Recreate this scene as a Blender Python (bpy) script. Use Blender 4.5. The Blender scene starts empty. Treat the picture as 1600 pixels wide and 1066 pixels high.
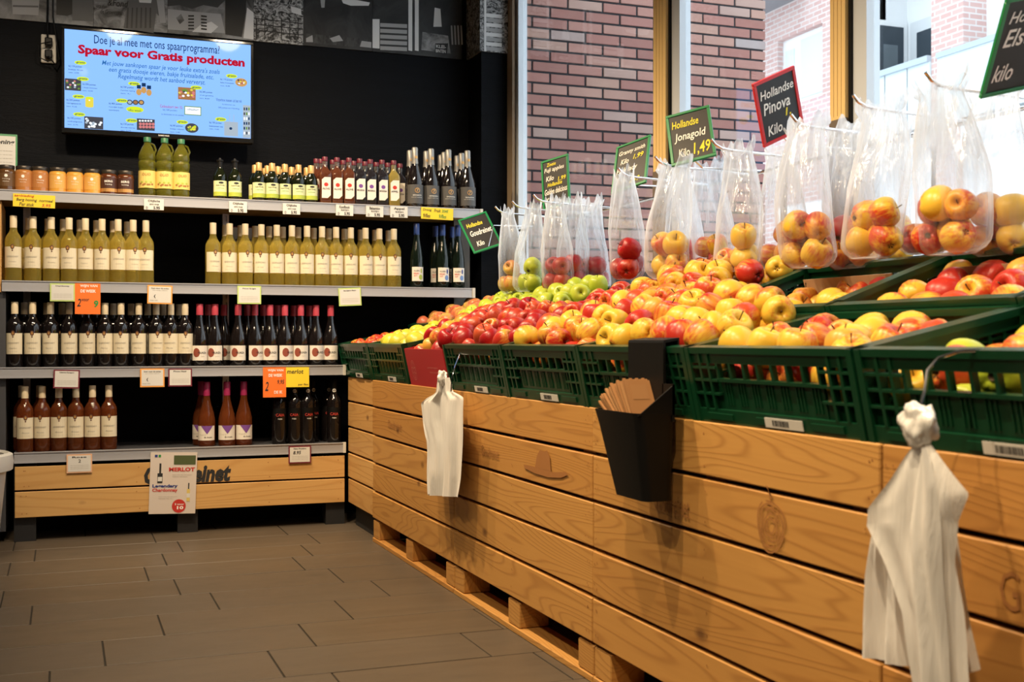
import bpy, bmesh, math, random
from mathutils import Vector, Matrix, Euler, noise
random.seed(7)
scene = bpy.context.scene
C = scene.collection
# ------------------------------------------------------------------ camera
TH = math.atan(702/1845); CT, ST = math.cos(TH), math.sin(TH)
F = 1845.0; CAMZ = 0.92; HY = 533.0
cam = bpy.data.cameras.new('camera'); cam.lens = F/1600*36; cam.sensor_width = 36
cam.dof.use_dof = True; cam.dof.focus_distance = 5.0; cam.dof.aperture_fstop = 6.3
camo = bpy.data.objects.new('camera', cam); C.objects.link(camo)
camo.location = (0, 0, CAMZ); camo.rotation_euler = (math.pi/2, 0, -TH)
scene.camera = camo
# ------------------------------------------------------------------ sky, exposure
world = bpy.data.worlds.new('overcast_sky'); scene.world = world; world.use_nodes = True
bg = world.node_tree.nodes['Background']
bg.inputs[0].default_value = (0.86, 0.93, 1.0, 1); bg.inputs[1].default_value = 1.9
vs = scene.view_settings
vs.view_transform = 'Standard'; vs.look = 'None'; vs.gamma = 1; vs.use_curve_mapping = False; vs.exposure = 0.55
scene.cycles.transparent_max_bounces = 40
# ------------------------------------------------------------------ ceiling track lamps and added fill spots
def spot(loc, target, power, col=(1.0, 0.76, 0.48), ang=95, blend=0.8, rad=0.03):
    l = bpy.data.lights.new('track_or_fill_light', 'SPOT'); l.energy = power; l.color = col
    l.spot_size = math.radians(ang); l.spot_blend = blend; l.shadow_soft_size = rad
    o = bpy.data.objects.new('track_or_fill_light', l); C.objects.link(o); o.location = loc
    d = Vector(target)-Vector(loc); o.rotation_euler = d.to_track_quat('-Z', 'Y').to_euler()
    return o
LAMP_Y = [0.9, 2.0, 3.2, 4.45, 5.35]
for y in LAMP_Y: spot((0.42, y, 2.98), (1.5, y-0.15, 0.75), 135)
for x in (-0.35, 0.35, 1.05): spot((x, 4.1, 2.98), (x+0.1, 6.0, 1.05), 82, (1.0, 0.80, 0.56), 80, 0.8, 0.09)
for y, pw_ in ((1.3, 85), (3.4, 60)): spot((-0.9, y, 2.98), (1.33, y+0.1, 0.55), pw_)  # unseen fill spots added over the aisle for more frontal light on the crates
spot((0.15, 2.66, 2.98), (0.2, 4.6, 0.0), 22)
spot((-0.9, 3.0, 2.98), (-0.4, 4.6, 0.0), 18)
# ------------------------------------------------------------------ pixel to place
def dirv(px): u = (px-800)/F; return u*CT+ST, -u*ST+CT
def onY(px, py, Y):
    xd, yd = dirv(px); z = Y/yd; return (xd*z, CAMZ+(HY-py)*z/F)
def onX(px, py, X):
    xd, yd = dirv(px); z = X/xd; return (yd*z, CAMZ+(HY-py)*z/F)
def X_at(px, Y): xd, yd = dirv(px); return Y*xd/yd
# ------------------------------------------------------------------ mesh helpers
class MB:
    def __init__(s): s.v = []; s.f = []; s.m = []
    def add(s, vs, fs, mi=0):
        n = len(s.v); s.v += [tuple(v) for v in vs]; s.f += [tuple(i+n for i in f) for f in fs]; s.m += [mi]*len(fs); return s
    def box(s, x0, x1, y0, y1, z0, z1, mi=0):
        return s.add([(x0,y0,z0),(x1,y0,z0),(x1,y1,z0),(x0,y1,z0),(x0,y0,z1),(x1,y0,z1),(x1,y1,z1),(x0,y1,z1)],
              [(0,3,2,1),(4,5,6,7),(0,1,5,4),(1,2,6,5),(2,3,7,6),(3,0,4,7)], mi)
    def lathe(s, prof, n=20, mi=0, sx=1, sy=1, closed=True, off=(0,0,0)):
        vs = []; fs = []
        for r, z in prof:
            for k in range(n):
                a = 2*math.pi*k/n; vs.append((off[0]+r*math.cos(a)*sx, off[1]+r*math.sin(a)*sy, off[2]+z))
        for i in range(len(prof)-1):
            for k in range(n):
                fs.append((i*n+k, i*n+(k+1)%n, (i+1)*n+(k+1)%n, (i+1)*n+k))
        if closed:
            fs.append(tuple(reversed(range(n)))); L = (len(prof)-1)*n; fs.append(tuple(L+k for k in range(n)))
        return s.add(vs, fs, mi)
    def tube(s, pts, r, n=8, mi=0):
        pts = [Vector(p) for p in pts]; vs = []; fs = []; rr = r if isinstance(r, (list, tuple)) else [r]*len(pts)
        for i, p in enumerate(pts):
            t = (pts[min(i+1, len(pts)-1)]-pts[max(i-1, 0)]).normalized()
            a = t.orthogonal().normalized() if i == 0 else (pa - t*pa.dot(t)).normalized()
            pa = a; b = t.cross(a)
            for k in range(n):
                q = 2*math.pi*k/n; vs.append(p+(a*math.cos(q)+b*math.sin(q))*rr[i])
        for i in range(len(pts)-1):
            for k in range(n): fs.append((i*n+k, i*n+(k+1)%n, (i+1)*n+(k+1)%n, (i+1)*n+k))
        fs.append(tuple(reversed(range(n)))); fs.append(tuple((len(pts)-1)*n+k for k in range(n)))
        return s.add(vs, fs, mi)
    def prism_y(s, poly, y0, y1, mi=0):        # poly in (x,z)
        n = len(poly); vs = [(x,y0,z) for x,z in poly]+[(x,y1,z) for x,z in poly]
        fs = [tuple(range(n)), tuple(reversed(range(n,2*n)))]+[(i, i+n, (i+1)%n+n, (i+1)%n) for i in range(n)]
        return s.add(vs, fs, mi)
    def disc(s, c, R, U, rx, ry, n=20, mi=0):
        c, R, U = Vector(c), Vector(R), Vector(U)
        return s.add([c+R*rx*math.cos(2*math.pi*k/n)+U*ry*math.sin(2*math.pi*k/n) for k in range(n)], [tuple(range(n))], mi)
    def quad(s, a, b, c, d, mi=0): return s.add([a,b,c,d], [(0,1,2,3)], mi)
    def mesh(s, name, smooth=False, bevel=0):
        me = bpy.data.meshes.new(name); me.from_pydata(s.v, [], s.f); me.update()
        me.polygons.foreach_set('material_index', s.m)
        if bevel:
            bm = bmesh.new(); bm.from_mesh(me); bmesh.ops.bevel(bm, geom=bm.edges[:], offset=bevel, segments=1, affect='EDGES'); bm.to_mesh(me); bm.free()
        bm = bmesh.new(); bm.from_mesh(me); bmesh.ops.recalc_face_normals(bm, faces=bm.faces[:]); bm.to_mesh(me); bm.free()
        if smooth:
            for p in me.polygons: p.use_smooth = True
            try: me.set_sharp_from_angle(angle=math.radians(42))
            except Exception: pass
        return me
    def obj(s, name, mats, parent=None, smooth=False, bevel=0):
        me = s.mesh(name, smooth, bevel)
        for m in (mats if isinstance(mats, (list, tuple)) else [mats]): me.materials.append(m)
        return link(name, me, parent)
def link(name, me, parent=None):
    o = bpy.data.objects.new(name, me); C.objects.link(o)
    if parent: o.parent = parent
    return o
def tag(o, label, cat, group=None):
    o['label'] = label; o['category'] = cat
    if group: o['group'] = group
    return o
def thing(name, label, cat, loc=(0,0,0), rot=(0,0,0), group=None):
    o = bpy.data.objects.new(name, None); C.objects.link(o); o.location = loc; o.rotation_euler = rot
    o.empty_display_size = 0.05
    return tag(o, label, cat, group)
def struct(o): o['kind'] = 'structure'; return o
def copy_tree(o, parent=None):
    c = o.copy(); C.objects.link(c)
    if parent: c.parent = parent
    for ch in o.children: copy_tree(ch, c)
    return c
ORD = ['first','second','third','fourth','fifth','sixth','seventh','eighth','ninth','tenth','eleventh','twelfth','thirteenth','fourteenth','fifteenth','sixteenth','seventeenth','eighteenth','nineteenth','twentieth']
# ------------------------------------------------------------------ text
_tc = {}
def text_verts(s, shear=0, bold=0):
    key = (s, shear, bold)
    if key not in _tc:
        cu = bpy.data.curves.new('lettering', 'FONT'); cu.body = s; cu.resolution_u = 2; cu.shear = shear; cu.offset = bold
        o = bpy.data.objects.new('lettering', cu); me = o.to_mesh()
        vs = [v.co.copy() for v in me.vertices]; fs = [tuple(p.vertices) for p in me.polygons]
        o.to_mesh_clear(); bpy.data.objects.remove(o); bpy.data.curves.remove(cu)
        if not vs: vs = [Vector((0,0,0))]
        x0 = min(v.x for v in vs); x1 = max(v.x for v in vs); y0 = min(v.y for v in vs); y1 = max(v.y for v in vs)
        _tc[key] = ([((v.x-x0)/max(x1-x0,1e-6), (v.y-y0)/max(y1-y0,1e-6)) for v in vs], fs)
    return _tc[key]
def text(parent, s, O, R, U, w, h, mat, shear=0, bold=0, name='lettering'):
    tv, fs = text_verts(s, shear, bold); O, R, U = Vector(O), Vector(R), Vector(U)
    return MB().add([O+R*(w*x)+U*(h*y) for x, y in tv], fs).obj(name, mat, parent)
# ------------------------------------------------------------------ materials
def mat(name, col, rough=0.5, metal=0, spec=0.5, emit=None, es=1, trans=0, ior=1.45, coat=0):
    m = bpy.data.materials.new(name); m.use_nodes = True; b = m.node_tree.nodes['Principled BSDF']
    b.inputs['Base Color'].default_value = (*col, 1); b.inputs['Roughness'].default_value = rough
    b.inputs['Metallic'].default_value = metal; b.inputs['Specular IOR Level'].default_value = spec
    b.inputs['Transmission Weight'].default_value = trans; b.inputs['IOR'].default_value = ior; b.inputs['Coat Weight'].default_value = coat
    if emit: b.inputs['Emission Color'].default_value = (*emit, 1); b.inputs['Emission Strength'].default_value = es
    return m
class NT:
    def __init__(s, m): s.t = m.node_tree; s.n = s.t.nodes; s.l = s.t.links; s.b = s.n.get('Principled BSDF')
    def new(s, typ, **k):
        n = s.n.new(typ)
        for a, v in k.items():
            if a.startswith('i_'):
                key = a[2:]; key = int(key) if key.isdigit() else key.replace('_', ' ')
                if hasattr(v, 'bl_rna') or isinstance(v, bpy.types.NodeSocket): s.l.new(v, n.inputs[key])
                else: n.inputs[key].default_value = v
            else: setattr(n, a, v)
        return n
    def math(s, op, a, b=None, clamp=False):
        n = s.n.new('ShaderNodeMath'); n.operation = op; n.use_clamp = clamp
        for i, v in enumerate((a, b)):
            if v is None: continue
            if isinstance(v, bpy.types.NodeSocket): s.l.new(v, n.inputs[i])
            else: n.inputs[i].default_value = v
        return n.outputs[0]
    def mix(s, f, a, b, mode='MIX'):
        n = s.n.new('ShaderNodeMix'); n.data_type = 'RGBA'; n.blend_type = mode
        for sock, v in ((n.inputs[0], f), (n.inputs[6], a), (n.inputs[7], b)):
            if isinstance(v, bpy.types.NodeSocket): s.l.new(v, sock)
            else: sock.default_value = v if not isinstance(v, tuple) else (*v, 1)[:4]
        return n.outputs[2]
    def ramp(s, f, stops):
        n = s.n.new('ShaderNodeValToRGB'); s.l.new(f, n.inputs[0]); e = n.color_ramp.elements
        while len(e) < len(stops): e.new(0.5)
        for i, (p, c) in enumerate(stops): e[i].position = p; e[i].color = (*c, 1) if len(c) == 3 else c
        return n.outputs[0]
    def coords(s, scale, rnd=37.0, kind='Object'):
        tc = s.new('ShaderNodeTexCoord'); oi = s.new('ShaderNodeObjectInfo')
        mp = s.new('ShaderNodeMapping'); mp.inputs['Scale'].default_value = scale; s.l.new(tc.outputs[kind], mp.inputs['Vector'])
        r = s.math('MULTIPLY', oi.outputs['Random'], rnd)
        cx = s.new('ShaderNodeCombineXYZ'); s.l.new(r, cx.inputs[0]); s.l.new(r, cx.inputs[1]); s.l.new(r, cx.inputs[2])
        va = s.new('ShaderNodeVectorMath', operation='ADD'); s.l.new(mp.outputs[0], va.inputs[0]); s.l.new(cx.outputs[0], va.inputs[1])
        return va.outputs[0], oi.outputs['Random']
    def noise(s, vec, scale, detail=3, rough=0.5, dist=0):
        n = s.new('ShaderNodeTexNoise'); s.l.new(vec, n.inputs['Vector']); n.inputs['Scale'].default_value = scale
        n.inputs['Detail'].default_value = detail; n.inputs['Roughness'].default_value = rough; n.inputs['Distortion'].default_value = dist
        return n.outputs['Fac']
    def bump(s, h, strength=0.3, dist=0.01):
        n = s.new('ShaderNodeBump'); n.inputs['Strength'].default_value = strength; n.inputs['Distance'].default_value = dist
        s.l.new(h, n.inputs['Height']); s.l.new(n.outputs[0], s.b.inputs['Normal'])
    def color(s, sock): s.l.new(sock, s.b.inputs['Base Color'])
def wood(name, c0, c1, axis, rough=0.5, rings=34):
    m = mat(name, c0, rough); t = NT(m)
    sc = [1.0, 1.0, 1.0]; sc[axis] = 0.09
    v, r = t.coords(sc)
    n1 = t.noise(v, 4.2, 2, 0.45, 0.3)
    s = t.math('SINE', t.math('MULTIPLY', n1, rings*7.0))
    line = t.math('POWER', t.math('ADD', t.math('MULTIPLY', s, 0.5), 0.5), 5.0)
    sc2 = [60.0, 60.0, 60.0]; sc2[axis] = 1.2
    v2, _ = t.coords(sc2); fine = t.noise(v2, 1.5, 3, 0.6)
    sk = [1.0, 1.0, 1.0]; sk[axis] = 0.55
    v3, _ = t.coords(sk, 51.0)
    vor = t.new('ShaderNodeTexVoronoi'); t.l.new(v3, vor.inputs['Vector']); vor.inputs['Scale'].default_value = 5.5
    knot = t.ramp(vor.outputs['Distance'], [(0.03, (1,1,1)), (0.10, (0,0,0))])
    big = t.noise(v, 2.0, 2)
    base = t.mix(big, c0, tuple(a*0.82 for a in c0))
    tint = t.mix(r, base, tuple(min(1, a*k) for a, k in zip(c0, (0.78, 0.70, 0.62))))
    col = t.mix(t.math('MULTIPLY', line, 0.40), tint, c1)
    col = t.mix(t.math('MULTIPLY', fine, 0.30), col, c1)
    col = t.mix(t.math('MULTIPLY', knot, 0.75), col, (0.10, 0.035, 0.012))
    t.color(col); t.bump(line, 0.12, 0.002)
    return m
M = {}
M['wood_box'] = wood('pallet_wood', (0.60, 0.320, 0.088), (0.27, 0.105, 0.022), 1)
M['wood_pale'] = wood('pale_pine_x', (0.74, 0.47, 0.18), (0.45, 0.22, 0.06), 0, rings=20)
M['wood_pale_y'] = wood('pale_pine_y', (0.70, 0.42, 0.15), (0.42, 0.19, 0.05), 1, rings=20)
M['black'] = mat('black_plastic', (0.004, 0.004, 0.004), 0.5, spec=0.25)
M['matt_black'] = mat('matt_black', (0.01, 0.01, 0.011), 0.8)
M['dark_grey'] = mat('dark_grey', (0.05, 0.05, 0.055), 0.6)
M['steel'] = mat('brushed_steel', (0.55, 0.55, 0.57), 0.35, 0.9)
M['rail'] = mat('shelf_rail_grey', (0.42, 0.42, 0.44), 0.42, 0.35)
M['chrome'] = mat('chrome', (0.8, 0.8, 0.82), 0.12, 1)
M['white'] = mat('white_paper', (0.64, 0.62, 0.57), 0.7)
M['cream'] = mat('cream_label', (0.68, 0.60, 0.43), 0.65)
M['ink'] = mat('ink', (0.02, 0.02, 0.02), 0.7)
M['grey_ink'] = mat('grey_ink', (0.32, 0.29, 0.24), 0.7)
M['red_ink'] = mat('red_ink', (0.5, 0.03, 0.02), 0.7)
M['navy_ink'] = mat('navy_ink', (0.02, 0.04, 0.2), 0.7)
M['yellow'] = mat('yellow_paper', (0.85, 0.62, 0.03), 0.6)
M['orange'] = mat('orange_paper', (0.85, 0.17, 0.02), 0.6)
M['lime'] = mat('lime_border', (0.48, 0.6, 0.18), 0.6)
M['maroon'] = mat('maroon_border', (0.16, 0.015, 0.03), 0.6)
M['orange_b'] = mat('orange_border', (0.8, 0.33, 0.06), 0.6)
M['green_ink'] = mat('green_ink', (0.02, 0.25, 0.05), 0.6)
M['alu'] = mat('white_aluminium', (0.62, 0.66, 0.70), 0.4, 0.2)
M['beige'] = mat('beige_post', (0.72, 0.50, 0.20), 0.5)
def plywood():
    m = mat('black_plywood', (0.010, 0.012, 0.017), 0.6, spec=0.10); t = NT(m)
    v, _ = t.coords((0.35, 1, 3.0), 0); n = t.noise(v, 6, 4, 0.6, 1.2); s = t.math('SINE', t.math('MULTIPLY', n, 60))
    t.color(t.mix(n, (0.0016, 0.002, 0.003), (0.0045, 0.0055, 0.008))); t.bump(s, 0.15, 0.002); return m
M['plywood'] = plywood()
def tile_mat():
    m = mat('grey_brown_tile', (0.1, 0.08, 0.06), 0.42, spec=0.35); t = NT(m)
    v, r = t.coords((1.0, 6.0, 1)); n = t.noise(v, 3, 5, 0.65, 0.4); v2, _ = t.coords((1,1,1)); n2 = t.noise(v2, 4, 4, 0.6)
    c = t.mix(n, (0.062, 0.046, 0.031), (0.118, 0.089, 0.060)); c = t.mix(t.math('MULTIPLY', r, 0.35), c, (0.08, 0.07, 0.06))
    spot_ = t.ramp(n2, [(0.66, (0,0,0)), (0.74, (1,1,1))]); c = t.mix(t.math('MULTIPLY', spot_, 0.35), c, (0.05, 0.04, 0.03))
    t.color(c); rr = t.math('ADD', t.math('MULTIPLY', n2, 0.25), 0.30); t.l.new(rr, t.b.inputs['Roughness']); t.bump(n, 0.08, 0.002); return m
M['tile'] = tile_mat()
M['grout'] = mat('dark_grout', (0.02, 0.017, 0.013), 0.9)
def brick_mat():
    m = mat('exterior_brick', (0.3, 0.12, 0.09), 0.85); t = NT(m); v, r = t.coords((1,1,1)); n = t.noise(v, 14, 4, 0.6); n2 = t.noise(v, 4, 2)
    base = t.ramp(r, [(0.0, (0.34, 0.13, 0.105)), (0.35, (0.46, 0.20, 0.165)), (0.6, (0.52, 0.27, 0.215)), (0.88, (0.56, 0.34, 0.26)), (0.97, (0.52, 0.38, 0.33)), (1.0, (0.45, 0.42, 0.42))])
    c = t.mix(t.math('MULTIPLY', n2, 0.55), base, (0.22, 0.10, 0.09)); c = t.mix(t.math('MULTIPLY', n, 0.3), c, (0.45, 0.32, 0.28))
    t.color(c); t.bump(n, 0.3, 0.004); return m
M['brick'] = brick_mat()
M['mortar'] = mat('dark_mortar', (0.045, 0.045, 0.05), 0.95)
def facade_brick(dark=False):
    m = mat('far_brick_shade' if dark else 'far_brick', (0.6, 0.4, 0.36), 0.9); t = NT(m)
    tc = t.new('ShaderNodeTexCoord'); sep = t.new('ShaderNodeSeparateXYZ'); t.l.new(tc.outputs['Object'], sep.inputs[0])
    cx = t.new('ShaderNodeCombineXYZ'); t.l.new(t.math('ADD', sep.outputs[0], sep.outputs[1]), cx.inputs[0]); t.l.new(sep.outputs[2], cx.inputs[1])
    b = t.new('ShaderNodeTexBrick'); t.l.new(cx.outputs[0], b.inputs['Vector']); b.inputs['Scale'].default_value = 1
    b.inputs['Brick Width'].default_value = 0.24; b.inputs['Row Height'].default_value = 0.085; b.inputs['Mortar Size'].default_value = 0.012
    b.inputs['Color1'].default_value = (0.66, 0.46, 0.42, 1); b.inputs['Color2'].default_value = (0.58, 0.37, 0.34, 1); b.inputs['Mortar'].default_value = (0.68, 0.62, 0.60, 1)
    t.color(b.outputs['Color']); return m
M['far_brick'] = facade_brick()
M['far_white'] = mat('far_white_render', (0.85, 0.87, 0.88), 0.8)
M['far_glass'] = mat('far_window_glass', (0.05, 0.065, 0.08), 0.3, spec=.2)
M['far_bright'] = mat('far_bright_glass', (0.65, 0.75, 0.82), 0.2)
M['balu'] = mat('balustrade_glass', (0.66, 0.76, 0.80), 0.2)
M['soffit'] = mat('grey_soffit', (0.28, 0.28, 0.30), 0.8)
def plastic_bag(name, lo, hi, col, tl_f=0.5, amt=0.42, crumple=0):
    m = bpy.data.materials.new(name); m.use_nodes = True; t = NT(m); t.n.clear()
    out = t.new('ShaderNodeOutputMaterial'); tr = t.new('ShaderNodeBsdfTransparent'); df = t.new('ShaderNodeBsdfDiffuse'); tl = t.new('ShaderNodeBsdfTranslucent'); gl = t.new('ShaderNodeBsdfGlossy')
    df.inputs[0].default_value = (*col, 1); tl.inputs[0].default_value = (*col, 1); gl.inputs['Roughness'].default_value = 0.12
    tr.inputs[0].default_value = (0.98, 0.98, 0.98, 1)
    a = t.new('ShaderNodeMixShader'); a.inputs[0].default_value = tl_f; t.l.new(df.outputs[0], a.inputs[1]); t.l.new(tl.outputs[0], a.inputs[2])
    g = t.new('ShaderNodeMixShader'); g.inputs[0].default_value = 0.22; t.l.new(a.outputs[0], g.inputs[1]); t.l.new(gl.outputs[0], g.inputs[2])
    lw = t.new('ShaderNodeLayerWeight'); lwf = t.math('POWER', lw.outputs['Facing'], 2.0)
    tc = t.new('ShaderNodeTexCoord'); mp = t.new('ShaderNodeMapping'); mp.inputs['Scale'].default_value = (26, 26, 3); t.l.new(tc.outputs['Object'], mp.inputs[0])
    nz = t.noise(mp.outputs[0], 1.0, 4, 0.6, 0.8)
    f = t.math('ADD', t.math('MULTIPLY', lwf, hi), t.math('MULTIPLY', t.math('SUBTRACT', nz, 0.42), amt))
    if crumple:      # film is gathered into many layers towards the top
        sp_ = t.new('ShaderNodeSeparateXYZ'); t.l.new(tc.outputs['Object'], sp_.inputs[0]); mr = t.new('ShaderNodeMapRange'); t.l.new(sp_.outputs[2], mr.inputs[0]); mr.inputs[1].default_value = .13; mr.inputs[2].default_value = .30; mr.inputs[3].default_value = 0; mr.inputs[4].default_value = crumple
        f = t.math('ADD', f, mr.outputs[0])
    f = t.math('ADD', f, lo, True)
    mx = t.new('ShaderNodeMixShader'); t.l.new(f, mx.inputs[0]); t.l.new(tr.outputs[0], mx.inputs[1]); t.l.new(g.outputs[0], mx.inputs[2])
    t.l.new(mx.outputs[0], out.inputs[0])
    bp = t.new('ShaderNodeBump'); bp.inputs['Strength'].default_value = 0.6; bp.inputs['Distance'].default_value = 0.01; t.l.new(nz, bp.inputs['Height'])
    for s_ in (df, tl, gl): t.l.new(bp.outputs[0], s_.inputs['Normal'])
    return m
M['bag'] = plastic_bag('clear_bag_plastic', 0.06, 0.60, (0.86, 0.92, 1.0), 0.68, 0.75, 0.34)
M['bag_white'] = plastic_bag('white_bag_plastic', 0.94, 0.2, (0.95, 0.94, 0.91), 0.12, 0.1)
def pane_mat():
    m = bpy.data.materials.new('window_pane'); m.use_nodes = True; t = NT(m); t.n.clear()
    out = t.new('ShaderNodeOutputMaterial'); tr = t.new('ShaderNodeBsdfTransparent'); gl = t.new('ShaderNodeBsdfGlossy'); gl.inputs['Roughness'].default_value = 0.02
    lw = t.new('ShaderNodeLayerWeight'); fr = t.math('ADD', t.math('MULTIPLY', t.math('POWER', lw.outputs['Facing'], 4.0), 0.8), 0.03, True); mx = t.new('ShaderNodeMixShader'); t.l.new(fr, mx.inputs[0]); t.l.new(tr.outputs[0], mx.inputs[1]); t.l.new(gl.outputs[0], mx.inputs[2]); t.l.new(mx.outputs[0], out.inputs[0])
    tr.inputs[0].default_value = (0.93, 0.96, 0.97, 1); return m
M['pane'] = pane_mat()
def apple_mat(name, ca, cb, thr, wid, streak=0.5, rough=0.33):
    m = mat(name, ca, rough, spec=0.4); t = NT(m); v, r = t.coords((26, 26, 26), 61.0)
    n = t.noise(v, 0.42, 2, 0.5); v2, _ = t.coords((90, 90, 9), 61.0); st = t.noise(v2, 1.6, 3, 0.6)
    f = t.math('ADD', n, t.math('MULTIPLY', t.math('SUBTRACT', st, 0.5), streak)); f = t.math('ADD', f, t.math('MULTIPLY', t.math('SUBTRACT', r, 0.5), 0.22))
    c = t.ramp(f, [(max(0, thr-wid), ca), (min(1, thr+wid), cb)])
    v3, _ = t.coords((1,1,1), 9.0); sp = t.noise(v3, 420, 1); dots = t.ramp(sp, [(0.70, (0,0,0)), (0.76, (1,1,1))])
    c = t.mix(t.math('MULTIPLY', dots, 0.25), c, (0.85, 0.62, 0.35)); t.color(c); return m
A = {}
A['golden'] = apple_mat('golden_blush_skin', (0.70, 0.44, 0.045), (0.50, 0.06, 0.02), 0.58, 0.09)
A['jona'] = apple_mat('orange_red_skin', (0.68, 0.32, 0.045), (0.42, 0.025, 0.015), 0.48, 0.10)
A['red'] = apple_mat('red_skin', (0.50, 0.08, 0.03), (0.32, 0.008, 0.010), 0.40, 0.14)
A['green'] = apple_mat('green_skin', (0.34, 0.43, 0.025), (0.44, 0.50, 0.05), 0.5, 0.2, 0.2)
A['yellowgreen'] = apple_mat('yellow_green_skin', (0.56, 0.47, 0.035), (0.44, 0.40, 0.03), 0.5, 0.2, 0.2)
A['russet'] = apple_mat('russet_skin', (0.55, 0.40, 0.08), (0.45, 0.11, 0.05), 0.48, 0.14)
M['stem'] = mat('apple_stem', (0.06, 0.035, 0.015), 0.8)
M['sticker'] = mat('fruit_sticker', (0.8, 0.75, 0.7), 0.5)
M['green_plastic'] = mat('green_crate_plastic', (0.0035, 0.043, 0.017), 0.30)
M['red_card'] = mat('red_carton', (0.42, 0.015, 0.025), 0.5)
M['kraft'] = wood('kraft_paper', (0.42, 0.22, 0.085), (0.30, 0.14, 0.05), 2, 0.8, 4)
M['cardboard'] = mat('brown_cardboard', (0.45, 0.30, 0.17), 0.85)
M['chalkboard'] = mat('chalkboard_black', (0.013, 0.011, 0.010), 0.5)
M['chalk'] = mat('chalk_white', (0.85, 0.82, 0.75), 0.8)
M['chalk_y'] = mat('chalk_yellow', (0.80, 0.68, 0.05), 0.8)
M['frame_green'] = mat('green_frame', (0.01, 0.20, 0.06), 0.35)
M['frame_red'] = mat('red_frame', (0.55, 0.02, 0.025), 0.35)
M['brand'] = mat('burnt_print', (0.32, 0.135, 0.037), 0.7)

def clear_glass(name, tint, body, fac):
    m = bpy.data.materials.new(name); m.use_nodes = True; t = NT(m); b = t.b; out = t.n['Material Output']
    b.inputs['Base Color'].default_value = (*body, 1); b.inputs['Roughness'].default_value = .04; b.inputs['Coat Weight'].default_value = .5; b.inputs['Coat Roughness'].default_value = .02; b.inputs['Specular IOR Level'].default_value = .7
    tr = t.new('ShaderNodeBsdfTransparent'); tr.inputs[0].default_value = (*tint, 1); mx = t.new('ShaderNodeMixShader')
    lw = t.new('ShaderNodeLayerWeight'); f = t.math('ADD', t.math('MULTIPLY', t.math('POWER', lw.outputs['Facing'], 2.5), .5), fac, True)
    t.l.new(f, mx.inputs[0]); t.l.new(tr.outputs[0], mx.inputs[1]); t.l.new(b.outputs[0], mx.inputs[2]); t.l.new(mx.outputs[0], out.inputs[0]); return m
# ================================================================== the room
WB = 6.30          # back wall plane
XW = 2.30          # window plane
CEIL = 3.15
floor = struct(MB().box(-2.6, 2.35, -2.2, 6.32, -0.05, -0.004).obj('floor', M['grout']))
tile_me = {}
def tile(x0, x1, y0, y1):
    w, d = x1-x0-0.005, y1-y0-0.005
    k = (round(w,3), round(d,3))
    if k not in tile_me:
        me = MB().box(-w/2, w/2, -d/2, d/2, -0.006, 0).mesh('tile', bevel=0.0012); me.materials.append(M['tile']); tile_me[k] = me
    o = link('tile', tile_me[k], floor); o.location = ((x0+x1)/2, (y0+y1)/2, random.uniform(-0.0008, 0.0004))
offs = {5.915: .10, 5.618: .398, 5.32: .491, 5.025: .40, 4.727: .309, 4.43: .40, 4.135: .503, 3.833: .297, 3.535: .113, 3.24: .568, 2.94: .697, 2.643: .30, 2.345: .48, 2.05: .2, 1.75: .55, 1.455: .1, 1.157: .4, .86: .25, .56: .5}
ys = sorted(offs)
for i, y in enumerate(ys):
    y1 = ys[i+1] if i+1 < len(ys) else 6.2125
    x = (offs[y] % 0.602) - 0.602*4
    while x < 1.40:
        if x+0.602 > -1.9: tile(x, x+0.602, y, y1)
        x += 0.602
struct(MB().box(-2.65, 2.55, -2.25, 6.45, CEIL, CEIL+0.1).obj('ceiling', mat('ceiling_grey', (0.22, 0.21, 0.2), 0.9)))
dark_wall = mat('dark_wall_paint', (0.07, 0.065, 0.06), 0.8)
struct(MB().box(-2.70, -2.6, -2.25, 6.45, -.05, CEIL).obj('wall_left', dark_wall))
struct(MB().box(-2.65, 2.55, -2.35, -2.25, -.05, CEIL).obj('wall_front', dark_wall))
wb = struct(MB().box(-2.65, 2.29, WB, WB+0.12, -.05, CEIL).obj('wall_back', M['plywood']))
PX0, PX1, PY = 2.134, 2.285, 6.08
struct(MB().box(PX0, PX1, PY, WB, -.05, CEIL).obj('trim_1', M['plywood']))
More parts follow.
